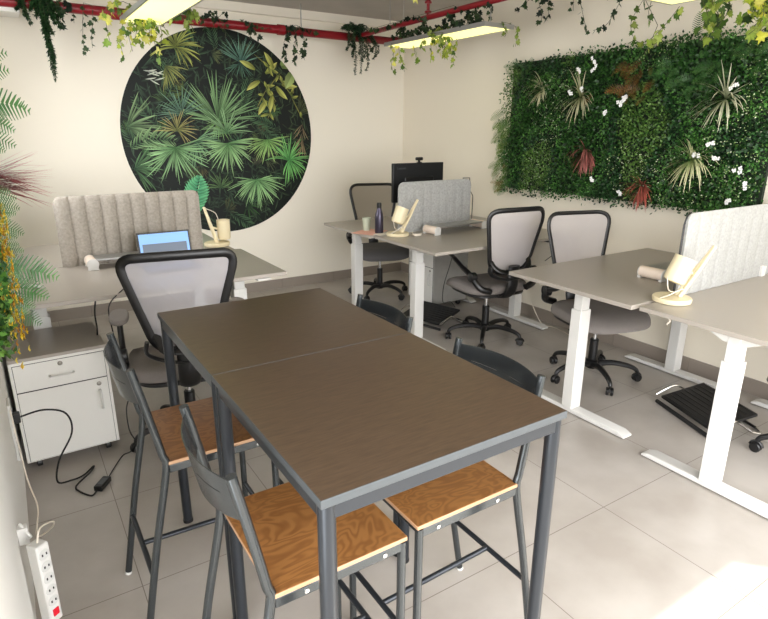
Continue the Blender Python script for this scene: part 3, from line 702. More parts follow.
t0 = bar_table(.402, .842, 'dark wood bar table closest to the camera, long side joined to another')
dup(t0, 'dark wood bar table at the back of the joined pair, next to the mesh chair', (.402+TW/2, 1.530+TW/2, 0))

# ------------------------------------------------------------------ bar stools (local: +x towards the front of the seat)
SZ = .63
def bar_stool(label, loc, rz):
    r = thing('bar_stool', label, 'stool', loc, rz)
    hw, hd = .188, .178
    o = box(-hd, hd, -hw, hw, SZ-.013, SZ)
    s = o.build('seat', None, r, bevel=.003)
    s.data.materials.append(MT['ply']); s.data.materials.append(MT['plyedge'])
    for p in s.data.polygons: p.material_index = 0 if p.normal.z > .9 else 1
    m = MB()
    for sy in (-1, 1): m.box(-hd+.004, hd-.004, sy*(hw-.010)-.008, sy*(hw-.010)+.008, SZ-.040, SZ-.0135)
    for sx in (-1, 1): m.box(sx*(hd-.02)-.008, sx*(hd-.02)+.008, -hw+.02, hw-.02, SZ-.038, SZ-.0135)
    fr = m.build('seat_frame', MT['steel_l'], r, bevel=.002)
    for sy in (-1, 1):
        for x in (-.10, .11):
            MB().lathe([(.0065, 0), (.006, .003), (.002, .0035)], (x, sy*(hw-.002), SZ-.027), 12, Matrix.Rotation(-sy*PI/2, 4, 'X')).build('bolt', MT['chrome'], fr)
    for sy in (-1, 1):
        y = sy*(hw-.010)
        l = tube([(hd-.012, y, .008), (hd-.012, y, SZ-.014)], .0115, 14).build('leg', MT['steel_l'], r)
        tube([(hd-.012, y, 0), (hd-.012, y, .010)], .0128, 12).build('foot_cap', MT['white'], l)
        P = smooth([(-hd-.122, y, .008), (-hd-.06, y, .34), (-hd-.006, y, SZ-.035), (-hd-.012, y, SZ+.03), (-hd-.038, y, SZ+.17), (-hd-.068, y, .947)], 6)
        l = tube(P, .0118, 14).build('rear_leg', MT['steel_l'], r)
        tube([(-hd-.124, y, 0), (-hd-.122, y, .010)], .0128, 12).build('foot_cap', MT['white'], l)
    yy = hw-.010
    xr = -hd-.06-.016; 
    m = MB(); m.tube([(xr-.005, -yy, .24), (xr-.005, yy, .24)], .009, 12); m.build('rear_stretcher', MT['steel'], r)
    m = MB(); m.tube([(xr-.005, 0, .24), (hd-.012, 0, .225)], .009, 12); m.build('centre_stretcher', MT['steel'], r)
    m = MB(); m.tube([(hd-.012, -yy, .225), (hd-.012, yy, .225)], .009, 12); m.build('front_stretcher', MT['steel'], r)
    # curved back plate with three slots
    rows = 9; N = 28; m = MB(); z0, z1 = .83, .93
    def bp(i, j):
        u = -1+2*i/N; t = (0, .15, .3, .45, .56, .578, .7, .8, .9, 1)[j]
        z = z0+(z1-z0)*t - .020*(1-t)*(1-u*u)*1.0 + .004*t*(1-u*u)
        x = -hd-.038-.030*((z-.80)/.15) - .042*(1-u*u)
        return Vector((x, u*(yy-.004), z))
    slot = lambda i, j: j == 4 and (4 <= i < 12 or 16 <= i < 24)
    for side in (0, 1):
        V = {}
        for i in range(N+1):
            for j in range(rows+1): V[i, j] = m.bm.verts.new(bp(i, j)+Vector((-.003*side, 0, 0)))
        for i in range(N):
            for j in range(rows):
                if not slot(i, j): m.face([V[i, j], V[i+1, j], V[i+1, j+1], V[i, j+1]])
        if side == 0: V0 = V
    for i in range(N):
        for j in (0, rows): m.face([V0[i, j], V0[i+1, j], V[i+1, j], V[i, j]])
    m.build('backrest', MT['steel_l'], r)
    return r
sA = bar_stool('bar stool with brown plywood seat closest to the camera on the left side', (.525, 1.165, 0), 0)
dup(sA, 'bar stool on the left side, in front of the mesh swivel chair', (.455, 1.83, 0), 0)
dup(sA, 'bar stool on the right side whose plywood seat shows under the table corner', (.922, 1.18, 0), PI)
dup(sA, 'bar stool on the right side far end, only its dark backrest above the table edge', (.912, 1.80, 0), PI)

# ------------------------------------------------------------------ desks
DZ = .80
def desk(label, x0, x1, y0, y1, col_x, col_y, foot, switch=None, group=None):
    cx, cy = (x0+x1)/2, (y0+y1)/2
    r = thing('standing_desk', label, 'desk', (cx, cy, 0))
    box(x0-cx, x1-cx, y0-cy, y1-cy, DZ-.022, DZ).build('desk_top', MT['desk'], r, bevel=.002)
    for k, X_ in enumerate(col_x):
        x = X_-cx; y = col_y-cy
        m = MB(); m.box(x-.042, x+.042, y-.035, y+.035, .03, .635); 
        l = m.build('leg', MT['white'], r, bevel=.004)
        m = MB(); m.box(x-.033, x+.033, y-.028, y+.028, .63, DZ-.045); m.build('leg_inner_tube', MT['white'], l, bevel=.003)
        m = MB(); f0, f1 = foot[0]-cy, foot[1]-cy
        m.prism([(f0, .006), (f1, .006), (f1, .016), (f1-.04, .032), (f0+.04, .032), (f0, .016)], lambda a, b: Vector((x-.036, a, b)), lambda a, b: Vector((x+.036, a, b)))
        m.build('foot', MT['white'], r, bevel=.003)
        m = MB()
        for q in (f0+.05, f1-.05): MB().lathe([(.018, 0), (.018, .007)], (x, q, 0), 12).build('levelling_foot', MT['rubber'], r)
        m = MB(); w = min(.30, (y1-y0)/2-.05)
        m.prism([(y-w*.55, DZ-.024), (y+w*.55, DZ-.024), (y+w*.5, DZ-.034), (y+.05, DZ-.08), (y-.05, DZ-.08), (y-w*.5, DZ-.034)], lambda a, b: Vector((x-.03, a, b)), lambda a, b: Vector((x+.03, a, b)))
        m.build('bracket', MT['white'], r, bevel=.002)
    a, b = sorted(col_x)
    box(a-cx+.031, b-cx-.031, col_y-cy-.03, col_y-cy+.03, DZ-.06, DZ-.024).build('cross_beam', MT['white'], r, bevel=.003)
    if switch:
        box(switch-cx-.04, switch-cx+.04, y0-cy-.005, y0-cy+.05, DZ-.036, DZ-.023).build('height_switch', MT['white'] if switch < 2 else MT['black'], r, bevel=.004)
    return r
desk('grey standing desk at left, front one, behind the white drawer cabinet', -.10, 1.30, 3.075, 3.87, (.04, 1.13), 3.46, (3.13, 3.80), 1.16)
desk('grey standing desk at left, rear one, between felt screen and mural wall', -.10, 1.26, 3.88, 4.70, (.04, 1.10), 4.33, (4.0, 4.66))
desk('middle standing desk nearer the camera, with the wide shelf riser on it', 2.36, 3.765, 3.03, 3.805, (2.53, 3.60), 3.46, (3.1, 3.79), 3.5)
desk('middle standing desk by the back wall, with black monitor, bottle and cup', 2.32, 3.765, 3.825, 4.60, (2.51, 3.60), 4.345, (4.0, 4.56))
desk('right standing desk on the far side, its corner pointing at the bar tables', 2.415, 3.765, 1.57, 2.39, (2.62, 3.66), 2.01, (1.62, 2.36))
desk('right standing desk closest to the camera, cut by the right picture edge', 2.44, 3.765, .74, 1.545, (2.56, 3.66), 1.14, (.77, 1.475))

# felt desk screens
def felt_screen(label, x0, x1, y, z0, z1, m_, chan, depth=.018, rad=.05):
    cx = (x0+x1)/2; w = (x1-x0)/2
    r = thing('desk_screen', label, 'screen', (cx, y, z0)); H = z1-z0
    m = MB(); N = 120
    def zt(u):
        e = w-abs(u)
        return H if e > rad else H-rad+math.sqrt(max(0, rad*rad-(rad-e)**2))
    rowsz = [0, .12, .4, .7, .9, .97, 1.]
    for side in (1, -1):
        V = []
        for i in range(N+1):
            u = -w+2*w*i/N; th = depth*(abs(math.sin(PI*chan*i/N))**.6)*.75+.006
            colm = []
            for t in rowsz:
                k = th*(1-.75*max(0, (t-.9)/.1)**2) if t > .9 else th
                e = min(1, (w-abs(u))/.02); k = .006+(k-.006)*max(0, e)
                colm.append(m.bm.verts.new((u, side*k, t*zt(u))))
            V.append(colm)
        for i in range(N):
            for j in range(len(rowsz)-1): m.face([V[i][j], V[i+1][j], V[i+1][j+1], V[i][j+1]], smooth=True)
        if side == 1: V0 = V
    for i in range(N): m.face([V0[i][-1], V0[i+1][-1], V[i+1][-1], V[i][-1]]); m.face([V0[i][0], V0[i+1][0], V[i+1][0], V[i][0]])
    for i in (0, N):
        for j in range(len(rowsz)-1): m.face([V0[i][j], V0[i][j+1], V[i][j+1], V[i][j]])
    m.build('felt_panel', m_, r, sharp=60)
    return r
a = felt_screen('puffy beige grey felt screen with vertical channels on the left desks', .205, 1.045, 3.878, .80, 1.215, MT['felt_w'], 10, .024, .04)
s2 = felt_screen('grey felt screen in front of the black monitor', 2.585, 3.33, 3.815, .80, 1.20, MT['felt'], 9, .006, .05)
m = MB(); m.box(.345, .352, .012, .018, .02, .28)
m.tube([(.30, .02, .405), (.375, .02, .405), (.385, .02, .30), (.42, .02, .25), (.42, .02, .03)], .004, 6); m.build('edge_trim', MT['black'], s2)
s3 = felt_screen('pale grey felt screen with faint channels on the right desks', 2.755, 3.70, 1.558, .80, 1.215, MT['felt'], 9, .009, .04)
tube([(-.474, .012, .01), (-.474, .012, .36), (-.455, .012, .405), (-.43, .012, .415)], .005, 6).build('edge_trim', MT['black'], s3)
box(.33, .37, -.03, .03, 0, .06).build('clamp', MT['white'], s3, bevel=.004)

# riser shelves
def riser(label, loc, rz, L, D=.17):
    r = thing('monitor_riser', label, 'shelf', loc, rz)
    box(-L/2+.05, L/2-.05, -D/2, D/2, .050, .062).build('shelf_plate', MT['alu'], r, bevel=.002)
    for s in (-1, 1):
        x = s*(L/2-.03)
        e = MB().tube([(x, -D/2-.005, .034), (x, D/2+.005, .034)], .032, 20, flat=1.).build('end_roll', MT['lightwood'], r)
        for q in (-1, 1):
            MB().lathe([(.033, 0), (.033, .004), (.028, .006)], (x, q*(D/2+.005), .034), 20, Matrix.Rotation(-q*PI/2, 4, 'X')).build('end_cap', MT['white'], e)
            box(x-.03, x+.03, q*D/2-.01, q*D/2+.01, 0, .012).build('foot', MT['white'], r, bevel=.002)
    return r
ri = riser('riser shelf with wooden end rolls on the left desk behind the laptop', (.62, 3.765, DZ), 0., .60, .13)
dup(ri, 'silver riser shelf with pale wood ends on the middle desk', (3.06, 3.665, DZ), .10)
dup(ri, 'riser shelf with pale wood end behind the cream lamp on the right desk', (3.24, 1.83, DZ), 0.)

# ------------------------------------------------------------------ desk lamps
def desk_lamp(label, loc, rz, style=0):
    r = thing('desk_lamp', label, 'lamp', loc, rz)
    MB().lathe([(.078, 0), (.088, .003), (.090, .018), (.086, .025), (.03, .027), (.001, .027)], (0, 0, 0), 36).build('lamp_base', MT['cream'], r)
    tip = Vector((.17, 0, .265)) if style == 0 else Vector((-.07, 0, .27))
    st = Vector((.03, 0, .025)) if style == 0 else Vector((0.0, 0, .025))
    m = MB()
    for sy in (-1, 1): m.tube([st+Vector((0, sy*.012, 0)), st.lerp(tip, .5)+Vector((0, sy*.012, 0)), tip+Vector((0, sy*.004, 0))], [.011, .010, .008], 10)
    m.tube([tip+Vector((0, -.008, 0)), tip+Vector((0, .008, 0))], .009, 10)
    m.tube([st.lerp(tip, .45)+Vector((0, -.012, 0)), st.lerp(tip, .45)+Vector((0, .012, 0))], .005, 8)
    arm = m.build('lamp_arm', MT['cream'], r)
    if style == 0:
        c = Vector((-.0, 0, .115)); ax = Vector((.30, 0, .75)).normalized(); L = .13; R0 = .052
    else:
        c = Vector((.055, 0, .04)); ax = Vector((0, 0, 1)); L = .14; R0 = .046
    M = ax.to_track_quat('Z', 'Y').to_matrix().to_4x4()
    m = MB(); m.use(MT['cream']).lathe([(.03, 0), (.048*R0/.052, .006), (R0, .02), (R0, L), (R0-.004, L), (R0-.006, .03), (.01, .025)], c-ax*.02 if style == 0 else c, 32, M)
    h = m.build('lamp_head', None, r)
    m = MB(); mid = c+ax*.05; m.tube([mid+Vector((.03, 0, 0)), st.lerp(tip, .45)], .007, 8); m.build('hinge', MT['cream'], r)
    P = [(-.088, .0, .01), (-.05, -.05, .045), (.0, -.06, .075), (.04, -.03, .06), (.03, .02, .04), (-.02, .0, .055), (-.05, -.03, .09), (-.045, -.01, .13)] if style == 0 else [tuple(tip), (.0, 0, .235), (.02, 0, .19), (.03, 0, .15)]
    tube(smooth(P, 6), .0028, 7).build('lamp_cable', MT['cableW'], r)
    return r
l1 = desk_lamp('cream desk lamp with tilted cup head on the right desk', (2.65, 1.515, DZ), -.5, 0)
dup(l1, 'cream desk lamp beside the dark bottle on the middle desk', (2.52, 3.72, DZ), -.1)
desk_lamp('cream desk lamp with upright cup head on the left rear desk', (1.245-.05, 4.06, DZ), 0., 1)

# ------------------------------------------------------------------ things on the middle desk
b = thing('water_bottle', 'dark purple grey metal bottle on the middle desk', 'bottle', (2.46, 3.90, DZ))
MB().lathe([(.032, 0), (.035, .006), (.035, .13), (.031, .155), (.020, .185), (.018, .2)], (0, 0, 0), 28).build('bottle_body', MT['bottle'], b)
MB().lathe([(.0185, .2), (.0195, .203), (.0195, .238), (.016, .242)], (0, 0, 0), 24).build('cap', MT['black'], b)
cu = MB(); cu.lathe([(.027, 0), (.029, .003), (.036, .105), (.033, .105), (.026, .008), (.001, .008)], (0, 0, 0), 28)
o = cu.build('cup', MT['mug']); o.location = (2.44, 4.06, DZ); tag(o, 'pale green cup left of the dark bottle', 'cup')
def paper(loc, rz, m_, lab, w=.1, h=.075, name='paper_sheet'):
    o = box(-w, w, -h, h, 0, .0012).build(name, m_); o.location = loc; o.rotation_euler = (0, 0, rz); tag(o, lab, 'paper'); return o
paper((2.42, 3.98, DZ+.0005), .5, MT['paper'], 'pinkish paper sheet lying under cup and bottle on the middle desk', .13, .1)
paper((2.445, 3.83, DZ+.0017), .1, MT['paperw'], 'small pale note overlapping the pinkish sheet beside the lamp', .06, .045)
mo = thing('computer_monitor', 'black monitor seen from behind on the middle rear desk', 'monitor', (2.99, 4.12, DZ))
box(-.265, .265, -.02, .012, .20, .525).build('monitor_back', MT['monitor'], mo, bevel=.006)
m = MB(); m.box(-.15, .15, -.034, -.0205, .24, .41); m.build('rear_cover', MT['blackm'], mo, bevel=.006)
m = MB(); m.box(-.035, .035, -.05, -.035, .02, .36); m.box(-.12, .12, -.10, .10, 0, .016); m.build('monitor_stand', MT['blackm'], mo, bevel=.004)
fc = bpy.data.curves.new('logo', 'FONT'); fc.body = 'Lenovo'; fc.size = .03; fc.extrude = .0004; fc.materials.append(MT['logo'])
fo_ = bpy.data.objects.new('logo_text', fc); COL.objects.link(fo_); fo_.location = (-.225, -.0212, .475); fo_.rotation_euler = (PI/2, 0, 0)
dg = bpy.context.evaluated_depsgraph_get(); me = bpy.data.meshes.new_from_object(fo_.evaluated_get(dg))
lo = bpy.data.objects.new('lettering', me); COL.objects.link(lo); lo.location = fo_.location; lo.rotation_euler = fo_.rotation_euler; lo.parent = mo
bpy.data.objects.remove(fo_); 
wc = thing('webcam', 'small black webcam perched on top of the monitor', 'camera', (3.0, 4.115, DZ+.526))
box(-.035, .035, -.014, .014, .018, .045).build('camera_body', MT['blackm'], wc, bevel=.008)
m = MB(); m.box(-.015, .015, -.02, .02, 0, .006); m.box(-.008, .008, -.008, .008, .006, .018); m.build('clip', MT['black'], wc, bevel=.001)
MB().lathe([(.010, 0), (.010, .004), (.006, .005)], (0, .014, .031), 16, Matrix.Rotation(-PI/2, 4, 'X')).build('lens', MT['monitor'], wc)
# white cable plug blob on the desk
tag(tube(smooth([(2.63, 3.68, DZ+.02), (2.62, 3.63, DZ+.006), (2.67, 3.62, DZ+.006), (2.66, 3.66, DZ+.006), (2.62, 3.67, DZ+.006), (2.64, 3.63, DZ+.012), (2.69, 3.64, DZ+.012)], 6), .005, 8).build('power_lead', MT['cableW']), 'short coiled white lead beside the lamp base on the middle desk', 'cable')

# laptop on left desk
lp = thing('laptop', 'open black laptop with lit screen seen through the mesh chair', 'laptop', (.755, 3.52, DZ), 0)
box(-.155, .155, -.11, .11, 0, .014).build('keyboard_base', MT['blackm'], lp, bevel=.003)
M = Matrix.Translation((0, .11, .012)) @ Matrix.Rotation(math.radians(-14), 4, 'X')
sc_ = box(-.155, .155, -.004, .004, 0, .19, M).build('lid', MT['blackm'], lp, bevel=.002)
box(-.145, .145, -.0052, -.0042, .012, .18, M).build('screen', MT['screen'], sc_)
m = MB(); m.box(-.13, .13, -.0060, -.0054, .05, .12, M); m.build('window_pane', mat('screen_grey', srgb(96, 110, 130), .4), sc_)
gl = thing('sunglasses', 'white and black glasses lying at the left end of the left desk', 'glasses', (.0, 3.36, DZ))
m = MB(); m.tube(smooth([(-.06, 0, .01), (-.04, -.02, .03), (0, -.02, .03), (.02, 0, .03), (.055, .0, .02), (.07, .03, .01)], 4), .008, 8); m.build('glasses_frame', MT['white'], gl)
m = MB(); m.tube([(.0, -.02, .03), (.03, .03, .025), (.05, .08, .008)], .007, 8); m.build('temple', MT['blackm'], gl)

# ------------------------------------------------------------------ office chairs (local: +y = front)
def rounded_outline(hw_top, hw_bot, z0, z1, rad, n=7):
    C = [(hw_top, z1), (-hw_top, z1), (-hw_bot, z0), (hw_bot, z0)]
    out = []
    for i in range(4):
        p = Vector(C[i]); a = (Vector(C[i-1])-p).normalized(); b = (Vector(C[(i+1) % 4])-p).normalized()
        rr = rad if i < 2 else rad*1.2
        for k in range(n+1):
            t = k/n; q = p+a*rr*(1-t)**2+b*rr*t**2 
            out.append((q.x, q.y))
    return out
def office_chair(label, loc, rz, meshm, seatm, spine=True, fw=.019, cast_rot=.3, arms='up', hb=.16, rad=.10):
    r = thing('office_chair', label, 'chair', loc, rz)
    for k in range(5):
        a = 2*PI*k/5+cast_rot; ca, sa = math.cos(a), math.sin(a)
        P = smooth([(.02*ca, .02*sa, .095), (.12*ca, .12*sa, .115), (.22*ca, .22*sa, .105), (.275*ca, .275*sa, .085), (.292*ca, .292*sa, .062)], 4)
        tube(P, [.022-.010*i/(len(P)-1) for i in range(len(P))], 10).build('base_arm', MT['blackm'], r)
        m = MB(); cx, cy = .292*ca, .292*sa; b_ = a+1.1+k
        ax = Vector((math.cos(b_), math.sin(b_), 0))
        Mx = ax.to_track_quat('Z', 'Y').to_matrix().to_4x4()
        for s in (-1, 1): m.lathe([(.004, -.009), (.024, -.008), (.027, -.003), (.027, .004), (.022, .009), (.004, .010)], Vector((cx, cy, .027))+ax*s*.014, 18, Mx)
        m.tube([(cx, cy, .03), (cx, cy, .07)], .008, 8)
        side = Vector((-ax.y, ax.x, 0))
        Q = [Vector((cx, cy, .027))+side*.03*math.cos(t)+Vector((0, 0, .031*math.sin(t))) for t in [PI*.05+PI*.9*i/7 for i in range(8)]]
        m.tube(Q, .008, 6)
        m.build('caster', MT['blackm'], r)
    MB().lathe([(.035, .07), (.04, .08), (.04, .12), (.028, .13), (.028, .27), (.024, .275)], (0, 0, 0), 20).build('gas_cylinder', MT['blackm'], r)
    MB().lathe([(.014, .27), (.014, .40)], (0, 0, 0), 16).build('piston', MT['chrome'], r)
    # seat: rounded cushion
    m = MB(); N = 24; W, D = .275, .255
    out = []
    for k in range(40):
        t = 2*PI*k/40; c, s = math.cos(t), math.sin(t)
        out.append((W*math.copysign(abs(c)**.55, c), D*math.copysign(abs(s)**.55, s)+.02))
    lay = [(.90, .425), (.99, .435), (1.0, .455), (.985, .478), (.93, .492), (.75, .498), (.4, .492), (.05, .488)]
    rings = []
    for sc_, z in lay:
        rings.append([m.bm.verts.new((x*sc_, (y-.02)*sc_+.02, z-(.035*max(0, (y*sc_-.14))/.1 if z > .44 else .02*max(0, (y-.14))/.1))) for x, y in out])
    for a_, b_ in zip(rings, rings[1:]):
        for k in range(40): m.face([a_[k], a_[(k+1) % 40], b_[(k+1) % 40], b_[k]], smooth=True)
    m.face(rings[0][::-1]); m.face(rings[-1])
    m.build('seat', seatm, r, sharp=70)
    m = MB()
    m.prism([(x*.9, (y-.02)*.88+.0) for x, y in out], lambda a, b: Vector((a, b, .405)), lambda a, b: Vector((a, b, .4245)))
    m.box(-.09, .09, -.12, .10, .375, .405); m.build('seat_pan', MT['black'], r, bevel=.004)
    tube([(.08, .02, .39), (.2, .05, .385), (.25, .06, .38)], .006, 8).build('tilt_lever', MT['black'], r)
    # back frame loop
    ol = rounded_outline(.252, hb, .60, 1.065, rad)
    def bk(x, z): return Vector((x, -.245-.10*(z-.6)/.45+.05*(x/.25)**2-.02*math.sin(PI*(z-.6)/.45), z))
    P = [bk(*p) for p in ol]
    tube(P, fw, 10, closed=True, flat=.62, up=(0, 1, 0)).build('back_frame', MT['blackm'], r)
    # mesh sheet
    m = MB(); cx, cz = 0, .83; K = 6; rg = []
    for k in range(1, K+1):
        rg.append([m.bm.verts.new(bk(x*k/K*.99, cz+(z-cz)*k/K*.99)) for x, z in ol])
    c = m.bm.verts.new(bk(0, cz)); n = len(ol)
    for i in range(n): m.face([c, rg[0][i], rg[0][(i+1) % n]], smooth=True)
    for a_, b_ in zip(rg, rg[1:]):
        for i in range(n): m.face([a_[i], a_[(i+1) % n], b_[(i+1) % n], b_[i]], smooth=True)
    m.build('mesh_back', meshm, r, sharp=0)
    # lower back support + spine
    m = MB()
    m.tube(smooth([(-hb-.01, -.235, .72), (-hb+.01, -.285, .655), (-.08, -.315, .62), (.08, -.315, .62), (hb-.01, -.285, .655), (hb+.01, -.235, .72)], 5), .02, 8, flat=.5)
    m.build('lumbar_bar', MT['blackm'], r)
    m = MB()
    P = smooth([(0, -.02, .395), (0, -.16, .40), (0, -.26, .43), (0, -.30, .50), (0, -.305, .60), (0, -.31, .66)], 5)
    m.tube(P, [.05]*len(P), 12, flat=.4, up=(0, 1, .3)); m.build('spine', MT['blackm'], r)
    m = MB()
    m.tube(smooth([(-.17, -.262, .66), (-.17, -.27, .60), (-.06, -.30, .56), (.06, -.30, .56), (.17, -.27, .60), (.17, -.262, .66)], 5), .028, 8, flat=.35)
    m.build('lumbar_pad', MT['black'], r)
    for s in (-1, 1):
        m = MB()
        if arms == 'up':
            m.tube(smooth([(s*.16, -.26, .47), (s*.24, -.25, .50), (s*.275, -.20, .56)], 5), .024, 10)
            m.lathe([(.03, -.024), (.036, -.02), (.036, .02), (.03, .024)], (s*.275, -.19, .575), 20, Matrix.Rotation(PI/2, 4, 'Y'))
            m.tube(smooth([(s*.275, -.18, .58), (s*.28, -.06, .625), (s*.28, .06, .675), (s*.275, .13, .69)], 5), [.024]*5+[.02]*5+[.018]*5+[.016], 10, flat=.7)
        else:
            m.tube(smooth([(s*.18, -.05, .41), (s*.265, -.04, .43), (s*.285, -.04, .55), (s*.285, -.04, .71)], 5), .02, 10, flat=.7)
            m.lathe([(.028, -.02), (.034, -.016), (.034, .016), (.028, .02)], (s*.285, -.10, .55), 20, Matrix.Rotation(PI/2, 4, 'Y'))
        am = m.build('armrest', MT['blackm'], r)
        if arms != 'up':
            p = MB(); p.prism([(.045*math.cos(t)*1., .115*math.copysign(abs(math.sin(t))**.7, math.sin(t))) for t in [2*PI*i/24 for i in range(24)]], lambda a, b: Vector((s*.285+a, b-.02, .71)), lambda a, b: Vector((s*.285+a, b-.02, .735)))
            p.build('arm_pad', MT['fabric'], am, bevel=.008)
    return r
office_chair('mesh swivel chair seen from behind at the left desk, beside the white cabinet', (.640, 2.90, 0), -.18, MT['mesh_b'], MT['fabric'], fw=.022, arms='pad', cast_rot=2.1, hb=.125, rad=.075)
office_chair('mesh swivel chair seen from behind, pulled up to the middle desk', (3.03, 3.22, 0), -.12, MT['mesh_l'], MT['fabric'], fw=.018, cast_rot=.25)
office_chair('brown mesh swivel chair behind the middle desks by the back wall', (3.0, 4.74, 0), PI-.34, MT['mesh_d'], MT['fabric_d'], fw=.014, cast_rot=.9)
office_chair('grey mesh swivel chair facing the camera, tucked behind the right desk', (3.13, 2.27, 0), PI-.28, MT['mesh_l'], MT['fabric'], fw=.014, cast_rot=1.35)
office_chair('swivel chair at the right picture edge, only seat front and caster visible', (3.22, .93, 0), .0, MT['mesh_l'], MT['fabric'], fw=.014, cast_rot=2.1)

# ------------------------------------------------------------------ cabinets
def pedestal(label, loc, W, D, H, rz=0, side=None):
    r = thing('drawer_cabinet', label, 'cabinet', loc, rz); w = W/2; d = D/2
    z0 = .055
    box(-w, w, -d+.004, d, z0, H-.016).build('body', side or MT['whitem'], r, bevel=.0015)
    box(-w, w, -d, d, H-.0155, H).build('cabinet_top', MT['desk'], r, bevel=.0015)
    zs = H-.018-.145
    dr = box(-w+.015, w-.015, -d, -d+.003, zs, H-.032).build('drawer', MT['whitem'], r, bevel=.0015)
    dd = box(-w+.015, w-.015, -d, -d+.003, z0+.006, zs-.005).build('door', MT['whitem'], r, bevel=.0015)
    box(-w+.013, w-.013, -d+.0032, -d+.0042, z0+.004, H-.030).build('front_gap', MT['black'], r)
    m = MB(); z = zs+.058; m.tube(smooth([(-.05, -d, z), (-.048, -d-.018, z), (-.03, -d-.022, z), (.03, -d-.022, z), (.048, -d-.018, z), (.05, -d, z)], 3), .0045, 8); m.build('handle', MT['white'], dr)
    x = w-.055; z = zs-.115; m = MB(); m.tube(smooth([(x, -d, z-.05), (x, -d-.018, z-.046), (x, -d-.022, z-.03), (x, -d-.022, z+.03), (x, -d-.018, z+.046), (x, -d, z+.05)], 3), .0055, 8); m.build('handle', MT['white'], dd)
    for par, x, z in ((dr, 0.0, H-.052), (dd, w-.055, zs-.032)):
        MB().lathe([(.011, 0), (.011, .002), (.008, .004), (.003, .004)], (x, -d, z), 20, Matrix.Rotation(PI/2, 4, 'X')).build('lock', MT['lockm'], par)
    for sx in (-1, 1):
        for sy in (-1, 1):
            m = MB(); m.lathe([(.004, -.012), (.02, -.012), (.023, -.008), (.023, .008), (.02, .012), (.004, .012)], (sx*(w-.05), sy*(d-.06), .023), 18, Matrix.Rotation(PI/2, 4, 'Y'))
            m.box(sx*(w-.05)-.018, sx*(w-.05)+.018, sy*(d-.06)-.02, sy*(d-.06)+.02, .04, z0-.0005); m.build('caster', MT['black'], r)
    return r
pedestal('white pedestal cabinet with one drawer and door at the left wall', (.073, 3.175, 0), .412, .43, .585, .02)
pedestal('pale pedestal cabinet under the middle desks', (3.32, 4.22, 0), .40, .40, .56, -PI/2, MT['grey_side'])

# ------------------------------------------------------------------ footrests
def footrest(label, loc, rz):
    r = thing('footrest', label, 'footrest', loc, rz)
    M = Matrix.Translation((0, 0, .075)) @ Matrix.Rotation(math.radians(13), 4, 'X')
    m = MB(); m.box(-.21, .21, -.145, .145, -.008, .008, M)
    for k in range(9): m.box(-.19, .19, -.13+.0325*k-.003, -.13+.0325*k+.003, .008, .012, M)
    m.build('platform', MT['black'], r, bevel=.002)
    for s in (-1, 1):
        tube(smooth([(s*.225, -.17, .055), (s*.235, -.06, .095), (s*.235, .0, .085), (s*.235, .10, .02), (s*.235, .16, .008), (s*.18, .18, .008)], 5), .007, 8).build('support_tube', MT['chrome'], r)
    tube([(-.18, .18, .008), (.18, .18, .008)], .008, 8).build('rear_bar', MT['blackm'], r)
    tube([(-.22, -.16, .012), (.22, -.16, .012)], .012, 8).build('front_bar', MT['rubber'], r)
    return r
footrest('black footrest with chrome supports under the right desks', (3.22, 1.53, 0), -1.95)
footrest('black footrest on the floor under the middle desk', (2.93, 3.80, 0), -1.3)

# ------------------------------------------------------------------ cables, power strip
def cable(label, pts, m_, r=.0032, cat='cable'):
    return tag(tube(smooth(pts, 6), r, 7).build('cable', m_), label, cat)
# power strip on the left wall
ps = thing('power_strip', 'white six socket power strip with red switch on the left wall', 'power strip', (-.100, 1.86, .20), -.95)
box(-.024, .024, -.022, .022, -.15, .15).build('housing', MT['white'], ps, bevel=.006)
for k in range(5):
    z = .115-.045*k
    s = MB(); s.lathe([(.0185, 0), (.0175, .0015), (.0150, .0016), (.0150, .0010)], (.024, 0, z), 24, Matrix.Rotation(PI/2, 4, 'Y'))
    s = s.build('socket', MT['sock'], ps)
    m = MB(); m.box(.0247, .0266, -.009, -.005, z-.004, z+.004); m.box(.0247, .0266, .005, .009, z-.004, z+.004); m.build('pin_hole', MT['black'], s)
box(.024, .028, -.010, .010, -.122, -.096).build('switch', MT['redsw'], ps, bevel=.001)
br_ = MB(); br_.box(XL, XL+.03, 1.93, 1.96, .31, .37); br_.tube([(XL+.01, 1.95, .38), (XL+.035, 1.92, .34), (XL+.01, 1.95, .31)], .006, 6)
tag(br_.build('cable_clip', MT['white'], bevel=.003), 'white plastic holder fixing the power strip to the left wall', 'clip')
cable('thin white lead running down the left wall into the power strip', [(-.135, 2.60, .50), (-.13, 2.58, .36), (-.12, 2.5, .22), (-.10, 2.38, .16), (-.115, 2.25, .12), (-.06, 2.12, .22), (-.05, 2.0, .32), (-.085, 1.89, .38), (-.10, 1.86, .345)], MT['cableW'])
cable('white lead leaving the bottom of the power strip', [(-.10, 1.85, .05), (-.095, 1.84, .02), (-.06, 1.83, .006), (-.03, 1.80, .006), (-.02, 1.66, .006), (-.04, 1.55, .006), (-.10, 1.45, .006)], MT['cableW'])
so = thing('wall_socket', 'white double wall socket between plant wall and cabinet', 'socket', (XL, 2.72, .36))
box(0, .012, -.05, .05, -.13, .13).build('socket_plate', MT['white'], so, bevel=.003)
box(.0122, .04, -.022, .022, .03, .07).build('plug', MT['black'], so, bevel=.004)
